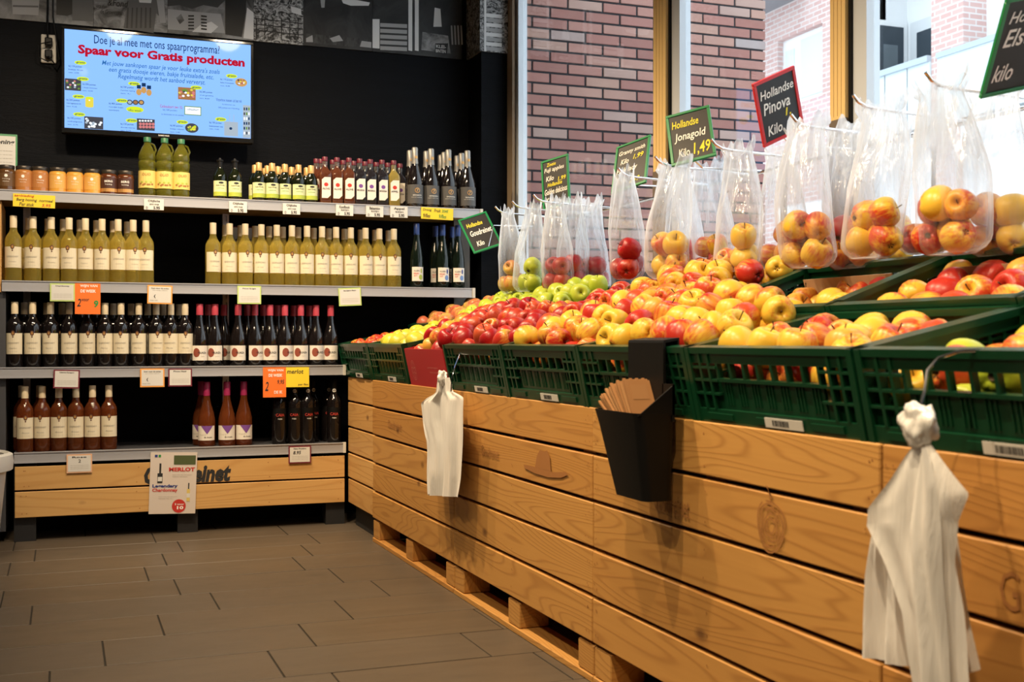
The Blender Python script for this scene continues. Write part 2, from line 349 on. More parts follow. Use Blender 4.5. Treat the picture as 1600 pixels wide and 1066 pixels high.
# window wall: sill wall, sill, posts, frames, panes
wr = struct(MB().box(XW-0.02, XW+0.2, -2.25, 6.4, -.05, 1.06).obj('wall_right', mat('window_plinth_white', (0.62, 0.64, 0.66), 0.7)))
MB().box(XW-0.02, XW+0.2, -2.25, 6.1, 3.02, CEIL).obj('lintel', dark_wall, wr)
MB().box(XW-0.10, XW+0.2, -2.25, 6.1, 1.06, 1.085).obj('sill', M['far_white'], wr)
posts = [(4.26, 4.367), (3.083, 3.16), (1.85, 1.95), (0.6, 0.7), (-0.8, -0.7)]
edges = [(6.05, 6.10)]+posts+[(-2.25, -2.2)]
MB().box(XW-0.015, XW, 6.0, 6.10, 0.0, 3.05).obj('jamb', mat('brown_jamb', (0.30, 0.22, 0.14), 0.6), wr)
for i in range(len(edges)-1):
    ya, yb = edges[i][0], edges[i+1][1]
    fw_ = .065
    w = struct(MB().box(XW+0.01, XW+0.06, ya-.012-fw_, ya-.012, 1.08, 3.03).obj('window_%d' % (i+1), M['alu']))
    MB().box(XW+0.03, XW+0.06, yb+.002, yb+.02, 1.08, 3.03).obj('frame', M['alu'], w)
    MB().box(XW+0.01, XW+0.06, yb+.02, ya-.012-fw_, 1.08, 1.13).obj('frame', M['alu'], w)
    MB().box(XW+0.01, XW+0.06, yb+.02, ya-.012-fw_, 2.98, 3.03).obj('frame', M['alu'], w)
    MB().box(XW+0.0, XW+0.05, ya-.012, ya-.001, 1.08, 3.03).obj('gasket', M['black'], w)
    MB().box(XW+0.036, XW+0.040, yb+.01, ya-.07, 1.12, 2.99).obj('pane', M['pane'], w)
    if i < len(posts):
        p = struct(MB().box(XW-0.012, XW+0.03, edges[i+1][0], yb, 1.62, 3.04).obj('trim_%d' % (i+2), M['beige']))
        MB().box(XW-0.014, XW+0.03, edges[i+1][0]-.002, yb+.002, 1.085, 1.62).obj('post_base', mat('brown_post_base', (0.13, 0.10, 0.075), 0.6), p)
        for k in range(3): yy = edges[i+1][0]+(yb-edges[i+1][0])*(k+1)/4; MB().box(XW-.013, XW-.0118, yy-.001, yy+.001, 1.63, 3.03).obj('groove', mat('beige_groove', (.45,.30,.12), .6), p)
# ------------------------------------------------------------------ exterior
BY = 6.22; BX1 = 4.03
bw = struct(MB().box(XW+0.005, BX1-0.012, BY+0.008, BY+0.3, 0, 3.6).obj('wall_exterior', M['mortar']))
pit_x, pit_z = 0.221, 0.0626
def brick_me(w):
    me = MB().box(0, w, 0, 0.1, 0, 0.0505).mesh('brick', bevel=0.002); me.materials.append(M['brick']); return me
full, half = brick_me(0.2095), brick_me(0.099)
z = 1.33; row = 0; zz0 = z
while z < 3.12:
    x = BX1; 
    if row % 2: 
        o = link('brick', half, bw); x -= 0.099; o.location = (x, BY+random.uniform(-.002,.001), z); x -= 0.0115
    while x > XW+0.13:
        big_ = x-0.2095 > XW+.02; x -= 0.2095 if big_ else 0.099; o = link('brick', full if big_ else half, bw); o.location = (x, BY+random.uniform(-.002,.001), z); x -= 0.0115
    z += pit_z; row += 1
# return of the brick wall (faces the street)
MB().box(BX1-0.012, BX1, BY+0.1, BY+3, 0, 3.6).obj('return_face', M['brick'], bw)
struct(MB().box(XW+0.2, 30, -12, 45, -0.12, -0.06).obj('ground', mat('pale_paving', (0.62, 0.62, 0.62), 0.9)))
# far facade across the street
XF = 12.0
fb = thing('apartment_building', 'pale brick apartment block with balconies across the street', 'building', (XF, 15, 0))
def fpart(name, x0, x1, y0, y1, z0, z1, m, parent=None):
    return MB().box(x0-XF, x1-XF, y0-15, y1-15, z0, z1).obj(name, m, parent or fb)
def fy(px, X=XF): xd, yd = dirv(px); return X*yd/xd
def fz(px, py, X=XF): return onX(px, py, X)[1]
yL, yW0, yW1, yR = fy(1120), fy(1215), fy(1285), fy(1352)
zt0, zb0 = fz(1250, 50), fz(1250, 160)
fpart('wall', XF, XF+.4, yW0, yL+6, 0, 12, M['far_brick']); fpart('wall', XF, XF+.4, yR, yW1, 0, 12, M['far_brick'])
fpart('wall', XF, XF+.4, yW1, yW0, zt0, 12, M['far_brick']); fpart('wall', XF, XF+.4, yW1, yW0, 3.3, zb0, M['far_brick']); fpart('wall', XF, XF+.4, yW1, yW0, 0, 3.3, M['far_white'])  # lowest strip coloured white to stand for the bright haze at street level
w = fpart('window', XF+.12, XF+.2, yW1, yW0, zb0, zt0, M['far_white'])
ym = yW1+(yW0-yW1)*0.62
fpart('pane', XF+.1, XF+.12, yW1+.08, ym-.05, zb0+.1, zt0-.1, M['far_bright'], w); fpart('pane', XF+.1, XF+.12, ym+.15, yW0-.1, zb0+.1, zt0-.2, M['far_bright'], w)
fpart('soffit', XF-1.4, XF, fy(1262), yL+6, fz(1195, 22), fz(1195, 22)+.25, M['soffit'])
# balcony recess: side wall with a dark window, back wall with a door
yA, yB, XR = fy(1352), fy(1455), 12.82
zr = fz(1400, 108)
def fz2(px, py): xd, yd = dirv(px); return CAMZ+(HY-py)*(yA/yd)/F
zt_ = fz2(1390, 40); zh = fz2(1390, 4)
sd = fpart('recess_side', XF, XR+.2, yA, yA+.2, 0, 12, M['far_white'])
fpart('side_window_frame', XF-.0, XR-.02, yA-.03, yA, zr-1.2, zt_+.07, M['far_white'], sd)
fpart('pane', XF+.02, XR-.10, yA-.04, yA-.03, zr-1.1, zt_-.02, M['far_glass'], sd)
fpart('pane', XF+.32, XR-.22, yA-.045, yA-.04, zr-1.1, zt_-.32, mat('far_glass_inner', (.13,.16,.18), .3), sd)
fpart('recess_back', XR, XR+.2, yB-1.5, yA, 0, 12, M['far_white'])
fpart('recess_ceiling', XF, XR, yB-.2, yA, zh+.55, zh+.8, M['far_white'])
w = fpart('balcony_door', XR-.05, XR, fy(1462, XR), fy(1426, XR), zr-1.3, fz(1440, 32, XR), mat('door_frame_white', (.7,.73,.75), .6))
fpart('pane', XR-.06, XR-.05, fy(1459, XR), fy(1437, XR), zr-1.3, fz(1448, 48, XR), M['far_glass'], w)
fpart('floor_slab', XF-.05, XR, yB, yA, zr-1.35, zr-1.05, M['far_white'])
b = fpart('balustrade', XF-.03, XF, yB, yA, zr-1.0, zr-.06, M['balu']); fpart('handrail', XF-.08, XF+.02, yB, yA, zr-.06, zr+.03, mat('rail_grey', (.45,.52,.58), .4), b)
for px in (1385, 1420): fpart('joint', XF-.035, XF-.03, fy(px)-.01, fy(px)+.01, zr-1.0, zr-.06, M['soffit'], b)
fpart('lower_wall', XF, XF+.3, yB-.1, yA, 0, zr-1.35, M['far_white'])  # white colour stands in for bright haze over the ground floor
# brick pier and second balcony
yC = fy(1505); fpart('pier', XF, XF+.42, yC, yB, 0, 12, M['far_brick'])
yD = fy(1660); zr2 = fz(1525, 68)
fpart('recess_back', XF+.42, XF+.6, yD-4, yC+1, 0, 12, M['far_white'])
b = fpart('balustrade', XF-.03, XF, yD, yC+.5, zr2-1.0, zr2-.05, M['balu']); fpart('handrail', XF-.06, XF+.02, yD, yC+.5, zr2-.05, zr2+.03, mat('rail_grey', (.45,.52,.58), .4), b)
fpart('floor_slab', XF-.05, XF+.5, yD, yC, zr2-1.35, zr2-1.05, M['far_white'])
fpart('lower_wall', XF, XF+.3, yD-4, yC, 0, zr2-1.35, M['far_white'])  # ground-floor haze put into the white wall colour here too
# ================================================================== wall photographs
def photo_mat(name, scale, stretch, lo, hi, dist=1.0, thr=(0.35, 0.65)):
    m = mat(name, (0.2,0.2,0.2), 0.5); t = NT(m); v, _ = t.coords(stretch, 0); n = t.noise(v, scale, 5, 0.62, dist)
    t.color(t.ramp(n, [(thr[0], (lo,)*3), (thr[1], (hi,)*3)])); return m
ph = {'grain': photo_mat('photo_greys', 5, (1,1,1), .012, .26), 'leaf': photo_mat('photo_leaves', 26, (1,1,1.2), .004, .45, 2.2, (.42,.62)),
      'grass': photo_mat('photo_grass', 16, (3,1,.8), .006, .05), 'dark': photo_mat('photo_dark', 6, (1,1,1), .004, .03), 'mid': photo_mat('photo_mid', 11, (1,1,1.5), .02, .30),
      'white': mat('photo_white', (.62,.62,.62), .5), 'lgrey': mat('photo_lightgrey', (.32,.32,.32), .5), 'grey': mat('photo_grey', (.09,.09,.09), .5), 'black': mat('photo_black', (.004,.004,.004), .5), 'dgrey': mat('photo_dgrey', (.03,.03,.03), .5)}
ZP = 2.50; PYW = WB-0.012
bounds = [(-260, 146), (146, 262), (262, 396), (396, 474), (474, 582), (582, 722)]
kinds = ['grain', 'mid', 'grain', 'leaf', 'dark', 'dark']
labs = ['black and white wall photograph of a crate on the ground, left end of the row', 'black and white wall photograph with lettering and a pleated apron', 'black and white wall photograph with vegetables in striped hands above television', 'black and white wall photograph of leafy produce behind a wire rail', 'black and white wall photograph of dark trousers on grass', 'black and white wall photograph of stacked crates and potato sacks']
panels = []
for (a, b_), k, lb in zip(bounds, kinds, labs):
    x0, x1 = X_at(a, PYW), X_at(b_, PYW)
    o = thing('wall_photograph', lb, 'photograph', (x0, PYW, ZP), group='photographs along the top of the black wall')
    MB().box(0.001, x1-x0-0.001, 0, 0.011, 0, CEIL-ZP-0.01).obj('print', ph[k], o); panels.append((o, x0, x1))
def pp(i, pts, m, lift=0.001, name='printed_shape'):        # flat print on panel i from pixels
    o, x0, _ = panels[i]; vs = []
    for px, py in pts:
        X, Z = onY(px, py, PYW); vs.append((X-x0, -lift, Z-ZP))
    MB().add(vs, [tuple(range(len(vs)))]).obj(name, ph[m], o)
pp(0, [(18,-8),(62,-8),(60,24),(20,22)], 'lgrey'); pp(0, [(20,8),(60,9),(60,12),(20,11)], 'grey', .002); pp(0, [(88,-10),(113,-10),(113,22),(105,25),(88,23)], 'black'); pp(0, [(113,-10),(145,-10),(145,34),(113,32)], 'grey')
pp(1, [(203,-15),(245,-15),(258,10),(259,38),(244,20),(240,52),(193,44),(199,10)], 'grey'); pp(1, [(212,-15),(240,-15),(236,5),(218,4)], 'white', .002)
for k in range(6): pp(1, [(199+k*7,12),(201+k*7,12),(200+k*7.2,44),(197+k*7.2,44)], 'dgrey', .002)
pp(1, [(244,-5),(256,0),(259,36),(250,36),(247,15)], 'lgrey', .003)
o, x0, _ = panels[1]
for s, px, py, w, h in [('&Fond', 168, 9, .10, .035), ('iets van', 150, 12, .05, .018), ('de Groenteman', 157, 21, .11, .022)]:
    X, Z = onY(px, py, PYW); text(o, s, (X-x0, -.002, Z-ZP), (1,0,0), (0,0,1), w, h, ph['black'], .2, .01)
pp(2, [(262,-15),(340,-15),(352,0),(340,12),(318,8),(300,14),(280,8),(262,10)], 'dgrey'); pp(2, [(262,14),(300,18),(345,22),(352,52),(262,46)], 'lgrey')
pp(2, [(275,28),(283,22),(288,32),(281,38)], 'mid', .002); pp(2, [(312,40),(300,50),(330,52),(341,42),(330,34)], 'white', .003)
for k in range(5): pp(2, [(294,24+k*5),(303,24+k*5),(303,26.5+k*5),(294,26.5+k*5)], 'black', .004); pp(2, [(314,24+k*5),(323,25+k*5),(323,27.5+k*5),(314,26.5+k*5)], 'black', .004)
pp(2, [(352,-10),(385,-10),(384,20),(378,58),(352,54)], 'black', .002); pp(2, [(386,12),(396,20),(396,62),(380,60)], 'white', .003)
for k in range(3): pp(3, [(397,28+k*9),(473,36+k*9),(473,37.5+k*9),(397,29.5+k*9)], 'black', .001)
for k in range(6): pp(3, [(400+k*13,28),(401.5+k*13,28),(401.5+k*13,62),(400+k*13,62)], 'black', .001)
pp(3, [(454,10),(470,14),(471,24),(456,20)], 'white', .002)
pp(4, [(500,-6),(508,-6),(507,12),(502,12)], 'lgrey'); pp(4, [(532,-4),(556,0),(578,4),(576,9),(548,9),(536,5)], 'white')
pp(4, [(475,52),(581,62),(581,76),(475,66)], 'grass'); pp(4, [(478,60),(488,55),(489,66),(478,66)], 'lgrey', .003); pp(4, [(515,60),(530,55),(536,64),(520,66)], 'lgrey', .003); pp(4, [(565,64),(580,66),(580,75),(562,73)], 'lgrey', .003)
for k in range(5): pp(5, [(594,36+k*9),(636,38+k*9),(636,44+k*9),(594,42+k*9)], 'lgrey', .001)
pp(5, [(582,30),(593,30),(593,76),(582,75)], 'white', .001)
for x in (638, 648): pp(5, [(x,-15),(x+6,-15),(x+6,80),(x,79)], 'white', .002)
pp(5, [(679,12),(688,14),(690,42),(677,42)], 'white', .002); pp(5, [(660,50),(700,56),(704,84),(658,78)], 'mid', .002)
for k in range(4): pp(5, [(704+k*5,40),(706.5+k*5,40),(708+k*5,70),(705.5+k*5,70)], 'lgrey', .003)
pp(5, [(680,68),(700,68),(698,85),(679,83)], 'black', .003)
o, x0, _ = panels[5]
for s, px, py in (('KLEI-', 681, 75), ('BINTEN', 680.5, 82)):
    X, Z = onY(px, py, PYW); text(o, s, (X-x0, -.005, Z-ZP), (1,0,0), (0,0,1), .058, .018, ph['white'], 0, .02)
pc = thing('wall_photograph', 'narrow black and white photograph of crates wrapping the corner post', 'photograph', (PX0, PY-.012, ZP))
MB().box(-.012, PX1-PX0, 0, .012, 0, CEIL-ZP-.01).box(-.012, 0, .012, WB-PY+.01, 0, CEIL-ZP-.01).obj('print', ph['leaf'], pc)
for k in range(8): MB().box(.025, .115, -.001, 0, .006+k*.026, .026+k*.026).obj('printed_shape', ph['white' if k%2 else 'lgrey'], pc)
MB().box(.012, .024, -.0015, 0, 0, .6).obj('printed_shape', ph['white'], pc)
# ================================================================== television
TVY = 6.14
tx0, tx1 = X_at(96, TVY), X_at(396, TVY); tz1 = 2.452; tz0 = tz1-(tx1-tx0)*.563
tv = thing('television', 'black flat television on the dark wall showing a light blue savings programme', 'television', (tx0, TVY, tz0))
TW, THt = tx1-tx0, tz1-tz0
MB().box(0, TW, 0, .05, 0, THt).obj('housing', M['black'], tv, bevel=.004)
bz = .014
MB().box(0, TW, -.008, 0, 0, .024).box(0, TW, -.008, 0, THt-bz, THt).box(0, bz, -.008, 0, .024, THt-bz).box(TW-bz, TW, -.008, 0, .024, THt-bz).obj('bezel', mat('gloss_black', (.01,.01,.01), .08), tv, bevel=.002)
MB().box(TW*.3, TW*.7, .05, WB-TVY, THt*.3, THt*.7).obj('wall_bracket', M['matt_black'], tv)
def screen_mat(name, col, s=1.0): return mat(name, (0,0,0), .04, spec=.05, emit=col, es=s)
S = {'bg': screen_mat('screen_blue', (.22,.43,.90), .95), 'navy': screen_mat('screen_navy', (.008,.03,.09)), 'red': screen_mat('screen_red', (.36,.006,.02)), 'blue': screen_mat('screen_text_blue', (.02,.11,.30)), 'lime': screen_mat('screen_lime', (.50,.62,.02)), 'dark': screen_mat('screen_dark', (.05,.05,.06)), 'brown': screen_mat('screen_brown', (.28,.13,.05)), 'tan': screen_mat('screen_tan', (.45,.25,.08)), 'white': screen_mat('screen_white', (.75,.8,.85)), 'grey': screen_mat('screen_grey', (.30,.36,.42)), 'green': screen_mat('screen_green', (.12,.22,.03)), 'pink': screen_mat('screen_pink', (.5,.16,.16)), 'yellow': screen_mat('screen_yellow', (.6,.5,.06))}
SW, SH = TW-2*bz, THt-.024-bz
scr = MB().quad((bz, -.002, .024), (TW-bz, -.002, .024), (TW-bz, -.002, THt-bz), (bz, -.002, THt-bz)).obj('screen', S['bg'], tv)
def suv(x, y):
    u = (x-90)/1465; t_ = 62+110*u; b_ = 880+68*u; v = (y-t_)/(b_-t_); return (bz+u*SW, THt-bz-v*SH)
def stext(s, x0, y0, x1, y1, m, shear=0, bold=0):          # (x0,y0) left bottom, (x1,y1) right top
    a = suv(x0, y0); b_ = suv(x1, y1); text(scr, s, (a[0], -.0032, a[1]), (1,0,0), (0,0,1), b_[0]-a[0], b_[1]-a[1], S[m], shear, bold, 'screen_text')
def sell(x, y, rx, ry, m, lift=.0028, n=18):
    c = suv(x, y); MB().disc((c[0], -lift, c[1]), (1,0,0), (0,0,1), rx/1465*SW, ry/820*SH, n).obj('screen_picture', S[m], scr)
def srect(x0, y0, x1, y1, m, lift=.0028):
    a = suv(x0, y1); b_ = suv(x1, y0); MB().quad((a[0],-lift,a[1]), (b_[0],-lift,a[1]), (b_[0],-lift,b_[1]), (a[0],-lift,b_[1])).obj('screen_picture', S[m], scr)
stext('Doe je al mee met ons spaarprogramma?', 312, 180, 1300, 180, 'navy') if False else None
def sline(s, x0, x1, v0, v1, m, shear=0, bold=0):          # v measured in screen fractions (down)
    text(scr, s, (bz+(x0-90)/1465*SW, -.0032, THt-bz-v1*SH), (1,0,0), (0,0,1), (x1-x0)/1465*SW, (v1-v0)*SH, S[m], shear, bold, 'screen_text')
sline('Doe je al mee met ons spaarprogramma?', 312, 1300, .035, .150, 'navy', 0, .006)
sline('Spaar voor Gratis producten', 190, 1505, .145, .265, 'red', 0, .045)
sline("Met jouw aankopen spaar je voor leuke extra's zoals", 372, 1300, .285, .350, 'blue', .22, .006)
sline('een gratis doosje eieren, bakje fruitsalade, etc.', 425, 1250, .350, .412, 'blue', .22, .006)
sline('Regelmatig wordt het aanbod ververst.', 495, 1182, .412, .475, 'blue', .22, .006)
def item(ox, oy, tx, ty, head, l1, l2, pic):
    sell(ox, oy, 46, 18, 'lime'); c = suv(ox-34, oy+8); text(scr, 'gratis', (c[0], -.0034, c[1]), (1,0,0), (0,0,1), 68/1465*SW, 20/820*SH, S['navy'], .2, .02, 'screen_text')
    for s, dy, h, w in ((head, 0, 20, 100), (l1, 24, 13, 110), (l2, 48, 11, 78)):
        c = suv(tx, ty+dy+20); text(scr, s, (c[0], -.0034, c[1]), (1,0,0), (0,0,1), w/1465*SW, h/820*SH, S['navy'], 0, .008, 'screen_text')
item(210, 340, 120, 360, 'bij 110 punten', 'bakje fruit', 'twv. 3,99', 0)
item(228, 474, 225, 508, 'bij 200 punten', '1 bosje bloemen', 'twv. 4,99', 0); srect(92, 478, 214, 568, 'dark')
for k in range(14): sell(105+random.random()*98, 492+random.random()*65, 9, 8, random.choice(['grey','pink','green','white']), .003, 8)
item(618, 506, 515, 525, 'bij 300 punten', '3 potten honing', 'twv. 9,-', 0)
for k, (x, y) in enumerate([(656,575),(694,558),(735,578)]): sell(x, y, 21, 28, 'tan', .003+.0002*k); srect(x-16, y-58, x+16, y-30, 'navy', .0034)
item(1110, 530, 1138, 555, 'bij 240 punten', 'ui en groente', 'twv. 8,49', 0); srect(964, 535, 1105, 628, 'brown')
for k in range(18): sell(978+random.random()*112, 550+random.random()*66, 12, 9, random.choice(['white','pink','yellow','green','dark']), .003, 8)
item(1397, 430, 1305, 448, 'bij 110 punten', 'bakje fruitsalade', 'twv. 4,49', 0); sell(1476, 482, 50, 37, 'tan')
for k in range(14): sell(1448+random.random()*56, 462+random.random()*40, 10, 8, random.choice(['pink','white','dark','yellow','brown']), .0031, 8)
item(195, 621, 104, 640, 'bij 220 punten', 'versgeperst', 'twv. 5,25', 0); srect(246, 632, 308, 700, 'yellow'); sell(277, 630, 31, 10, 'lime', .003); sell(277, 700, 31, 10, 'yellow', .003); sell(277,650,6,5,'white',.0032)
item(525, 648, 425, 664, 'bij 400 punten', 'rondje kaas', 'assortiment', 0)
for k, x in enumerate((585, 630, 675)): sell(x, 660, 23, 22, 'dark'); sell(x, 660, 15, 14, ['grey','brown','tan'][k], .003)
sell(625, 720, 68, 26, 'lime'); sline('elke week', 575, 675, .765, .79, 'navy')
sline('Cadeaukaart twv 10,-', 822, 1005, .700, .735, 'red'); sline('bij 100 punten', 845, 955, .742, .765, 'navy'); sline('te besteden in de winkel', 832, 1010, .79, .805, 'navy')
srect(1015, 690, 1150, 756, 'green'); srect(1021, 696, 1144, 750, 'white', .003); sline('cadeaukaart', 1035, 1130, .715, .740, 'navy')
sline('Victorinox messen uit het rek', 1270, 1480, .590, .622, 'navy'); sline('bij inleveren van', 1320, 1425, .645, .662, 'navy'); sline('100 punten en 3 korting', 1288, 1460, .680, .70, 'navy')
srect(1490, 672, 1553, 940, 'grey')
for r_ in range(6):
    for c_ in range(3): srect(1496+c_*19, 690+r_*40, 1508+c_*19, 712+r_*40, random.choice(['dark','white','green','navy']), .003)
item(1308, 790, 1215, 808, 'bij 100 punten', 'katoenen tas', 'twv. 3,50', 0); srect(1336, 812, 1450, 925, 'grey'); sell(1390, 865, 12, 12, 'navy', .003)
for x in (1378, 1412): srect(x, 750, x+5, 812, 'grey', .003)
item(200, 768, 112, 790, 'bij 150 punten', 'schelpen', 'twv. 6,75', 0); srect(238, 790, 382, 884, 'dark')
for k in range(16): sell(252+random.random()*116, 804+random.random()*66, 11, 10, random.choice(['white','white','grey']), .003, 8)
item(600, 812, 515, 832, 'bij 120 punten', 'doosje eieren', 'twv. 2,79', 0); srect(640, 800, 780, 888, 'dark')
for r_ in range(2):
    for c_ in range(5): sell(668+c_*25, 838+r_*25, 12, 12, 'pink', .003, 10)
for c_ in range(5): sell(664+c_*22, 812, 9, 8, 'white', .003, 8)
item(998, 818, 902, 838, 'bij 80 punten', 'bakje olijven', 'twv. 2,49', 0); sell(1074, 866, 54, 41, 'dark')
for k in range(16): sell(1045+random.random()*58, 845+random.random()*40, 10, 9, random.choice(['lime','green','yellow']), .0031, 8)
text(tv, 'SAMSUNG', (TW*.49, -.0088, .009), (1,0,0), (0,0,1), .052, .008, M['chalk'], 0, .02)
# socket and plugs
sx, sz = onY(76, 75, WB-.012)
so = thing('wall_socket', 'white double wall socket with black plugs beside the television', 'socket', (sx, WB-.012, sz))
MB().box(-.035, .035, -.008, .010, -.075, .065).obj('plate', M['white'], so, bevel=.004)
for dz in (.022, -.038):
    p = MB().box(-.018, .018, -.05, -.008, dz-.02, dz+.02).obj('plug', M['black'], so, bevel=.005)
MB().tube([(-.004,-.04,.04),(-.006,-.05,.10),(-.004,-.02,.20),(-.004,-.015,.62)], .005).obj('cable', M['black'], so)
MB().tube([(0,-.05,-.05),(.03,-.05,-.09),(.05,-.03,-.06),(.035,-.03,.05),(.02,-.02,.15),(.02,-.02,.62)], .004).obj('cable', M['black'], so)
MB().tube([(.01,-.05,.02),(-.05,-.06,0),(-.045,-.05,-.06),(.0,-.05,-.08)], .003).obj('cable', M['black'], so)
# ================================================================== shelving on the black wall
SY = 5.84
ZS = {1: 1.607, 2: 1.193, 3: 0.797, 4: 0.408}
xl = X_at(3, SY); xend = {1: X_at(753, SY), 2: X_at(741, SY), 3: 1.325, 4: 1.325}
xst = {1: xl-.25, 2: xl, 3: xl-.05, 4: X_at(22, SY)}
shelving = thing('wall_shelving', 'grey fronted wall shelving holding wine bottles on the black wall', 'shelving', (xl, SY, 0))
def sp(mb, name, m, parent=None, **k):
    o = mb.obj(name, m, parent or shelving, **k)
    if parent is None: o.matrix_parent_inverse = Matrix.Translation((-xl, -SY, 0))
    return o
for i in (1, 2, 3, 4):
    s = sp(MB().box(xst[i], xend[i], SY+.004, WB-.005, ZS[i]-.028, ZS[i]), 'shelf', M['wood_pale'] if i == 1 else M['dark_grey'])
    MB().box(xst[i], xend[i], SY-.006, SY+.004, ZS[i]-.047, ZS[i]+.003).box(xst[i], xend[i], SY-.010, SY-.006, ZS[i]-.047, ZS[i]-.042).box(xst[i], xend[i], SY-.010, SY-.006, ZS[i]-.002, ZS[i]+.003).obj('price_rail', M['rail'], s)
    MB().box(xend[i]-.012, xend[i]+.002, SY-.012, SY+.004, ZS[i]-.048, ZS[i]+.004).obj('end_cap', mat('cap_cream', (.6,.57,.5), .5), s)
for px in (42, 352, 706):
    x = X_at(px, 6.27); mb = MB().box(x-.016, x-.006, 6.25, 6.295, .1, 1.6).box(x+.006, x+.016, 6.25, 6.295, .1, 1.6).box(x-.006, x+.006, 6.268, 6.295, .1, 1.6)
    for k in range(30): mb.box(x-.006, x+.006, 6.25, 6.268, .12+k*.05, .14+k*.05)
    sp(mb, 'upright', M['steel'])
sp(MB().box(xl-.035, xl-.003, SY+.01, WB-.01, ZS[2]-.05, ZS[1]-.05), 'side_panel', M['wood_pale_y'])
sp(MB().box(xl-.03, xl+.015, SY+.02, WB-.01, .05, ZS[2]-.05), 'side_panel', M['dark_grey'])
sp(MB().box(xend[2]-.03, xend[2]+.06, SY+.25, WB-.01, .05, ZS[1]-.03), 'side_panel', mat('grey_brown_board', (.11,.095,.08), .7))
# plank front below the lowest shelf
fx0, fx1 = X_at(23, SY), 1.322
base = thing('shelf_plinth_box', 'pale pine two plank crate front under the lowest wine shelf', 'crate', (fx0, SY, 0))
for z0, z1 in ((.238, .345), (.112, .230)):
    MB().box(0, fx1-fx0, -.006, .016, z0, z1).obj('plank', M['wood_pale'], base, bevel=.002)
for px in (39, 294, 525):
    x = X_at(px, SY)-fx0; MB().box(x-.047, x+.047, .018, .12, 0, .35).obj('leg', mat('black_leg', (.018,.018,.019), .5), base)
MB().box(0, fx1-fx0, .30, .32, 0, .35).obj('back_panel', M['plywood'], base)
for px in (228, 310):
    pass
X0, Z0 = onY(225, 758, SY-.007); text(base, 'Goudreinet', (X0-fx0, -.0072, Z0), (1,0,0), (0,0,1), X_at(361, SY-.007)-X0, .088, M['ink'], .22, .045)
nm = MB()
for px in (36, 42, 215, 420, 530):
    for z in (.255, .325, .13, .21): nm.disc((X_at(px, SY)-fx0+random.uniform(-.01,.01), -.0066, z), (1,0,0), (0,0,1), .0025, .0025, 8)
nm.obj('nails', M['brand'], base)['kind'] = 'stuff'
# ------------------------------------------------------------------ bottles
G = {'white': clear_glass('white_wine_glass', (.88,.80,.42), (.78,.60,.12), .20), 'red': mat('dark_wine_glass', (.008,.006,.006), .06, coat=.3), 'rose': clear_glass('rose_wine_glass', (.66,.30,.15), (.28,.075,.022), .32), 'oil': clear_glass('olive_oil_glass', (.62,.62,.22), (.24,.23,.03), .28), 'darkgreen': mat('dark_green_glass', (.006,.008,.003), .06), 'amber': clear_glass('amber_dressing', (.5,.22,.12), (.13,.04,.018), .6), 'dressing': mat('dark_dressing', (.015,.013,.016), .06), 'gold': clear_glass('golden_dressing', (.8,.7,.35), (.42,.32,.08), .5), 'riesling': mat('deep_green_glass', (.005,.009,.006), .05), 'clear': clear_glass('clear_neck_glass', (.85,.85,.85), (.3,.3,.3), .2)}
K = {'creamcap': mat('cream_cap', (.70,.58,.38), .45), 'pinkcap': mat('red_pink_cap', (.55,.06,.09), .4), 'magenta': mat('magenta_cap', (.34,.02,.09), .4), 'blue': mat('blue_cap', (.02,.05,.20), .35), 'gold': mat('gold_cap', (.55,.33,.12), .35, .5), 'grey': mat('grey_foil', (.26,.25,.23), .35, .4), 'darkred': mat('dark_red_cap', (.12,.01,.02), .35), 'black': M['black'], 'green': mat('green_cap', (.03,.13,.05), .4), 'silver': mat('silver_cap', (.5,.47,.45), .4, .3)}
Lb = {'charcoal': mat('charcoal_label', (.075,.072,.07), .6), 'goldprint': mat('gold_print', (.55,.30,.10), .4, .5), 'disc': mat('russet_disc', (.25,.055,.03), .6), 'pale': mat('pale_label', (.72,.66,.57), .6), 'oil': mat('oil_label', (.66,.50,.14), .6), 'palegreen': mat('pale_green_label', (.58,.60,.33), .6), 'purple': mat('purple_print', (.17,.06,.27), .6), 'bluep': mat('blue_print', (.15,.25,.5), .6), 'limep': mat('lime_print', (.35,.42,.05), .6), 'emblem': mat('emblem_brown', (.10,.035,.02), .5)}
def patch(r, z0, z1, a, n=10, dr=.0005, phi0=0):
    mb = MB(); vs = []
    for k in range(n+1):
        p = phi0-a+2*a*k/n
        for z in (z0, z1): vs.append(((r+dr)*math.sin(p), -(r+dr)*math.cos(p), z))
    return mb.add(vs, [(2*k, 2*k+2, 2*k+3, 2*k+1) for k in range(n)])
def wtext(parent, s, r, x0, x1, z0, z1, m, shear=0, bold=0, dr=.0011):
    tv, fs = text_verts(s, shear, bold); vs = []
    for x, y in tv:
        p = (x0+(x1-x0)*x)/r; vs.append(((r+dr)*math.sin(p), -(r+dr)*math.cos(p), z0+(z1-z0)*y))
    return MB().add(vs, fs).obj('label_print', m, parent)
def wdisc(parent, r, xc, zc, rx, rz, m, dr=.001, n=8):
    vs = []; fs = []
    for k in range(n+1):
        a = math.pi*k/n; x = xc-rx*math.cos(a); p = x/r; hh_ = rz*math.sin(a)+1e-5
        for z in (zc-hh_, zc+hh_): vs.append(((r+dr)*math.sin(p), -(r+dr)*math.cos(p), z))
    return MB().add(vs, [(2*k, 2*k+2, 2*k+3, 2*k+1) for k in range(n)]).obj('label_print', m, parent)
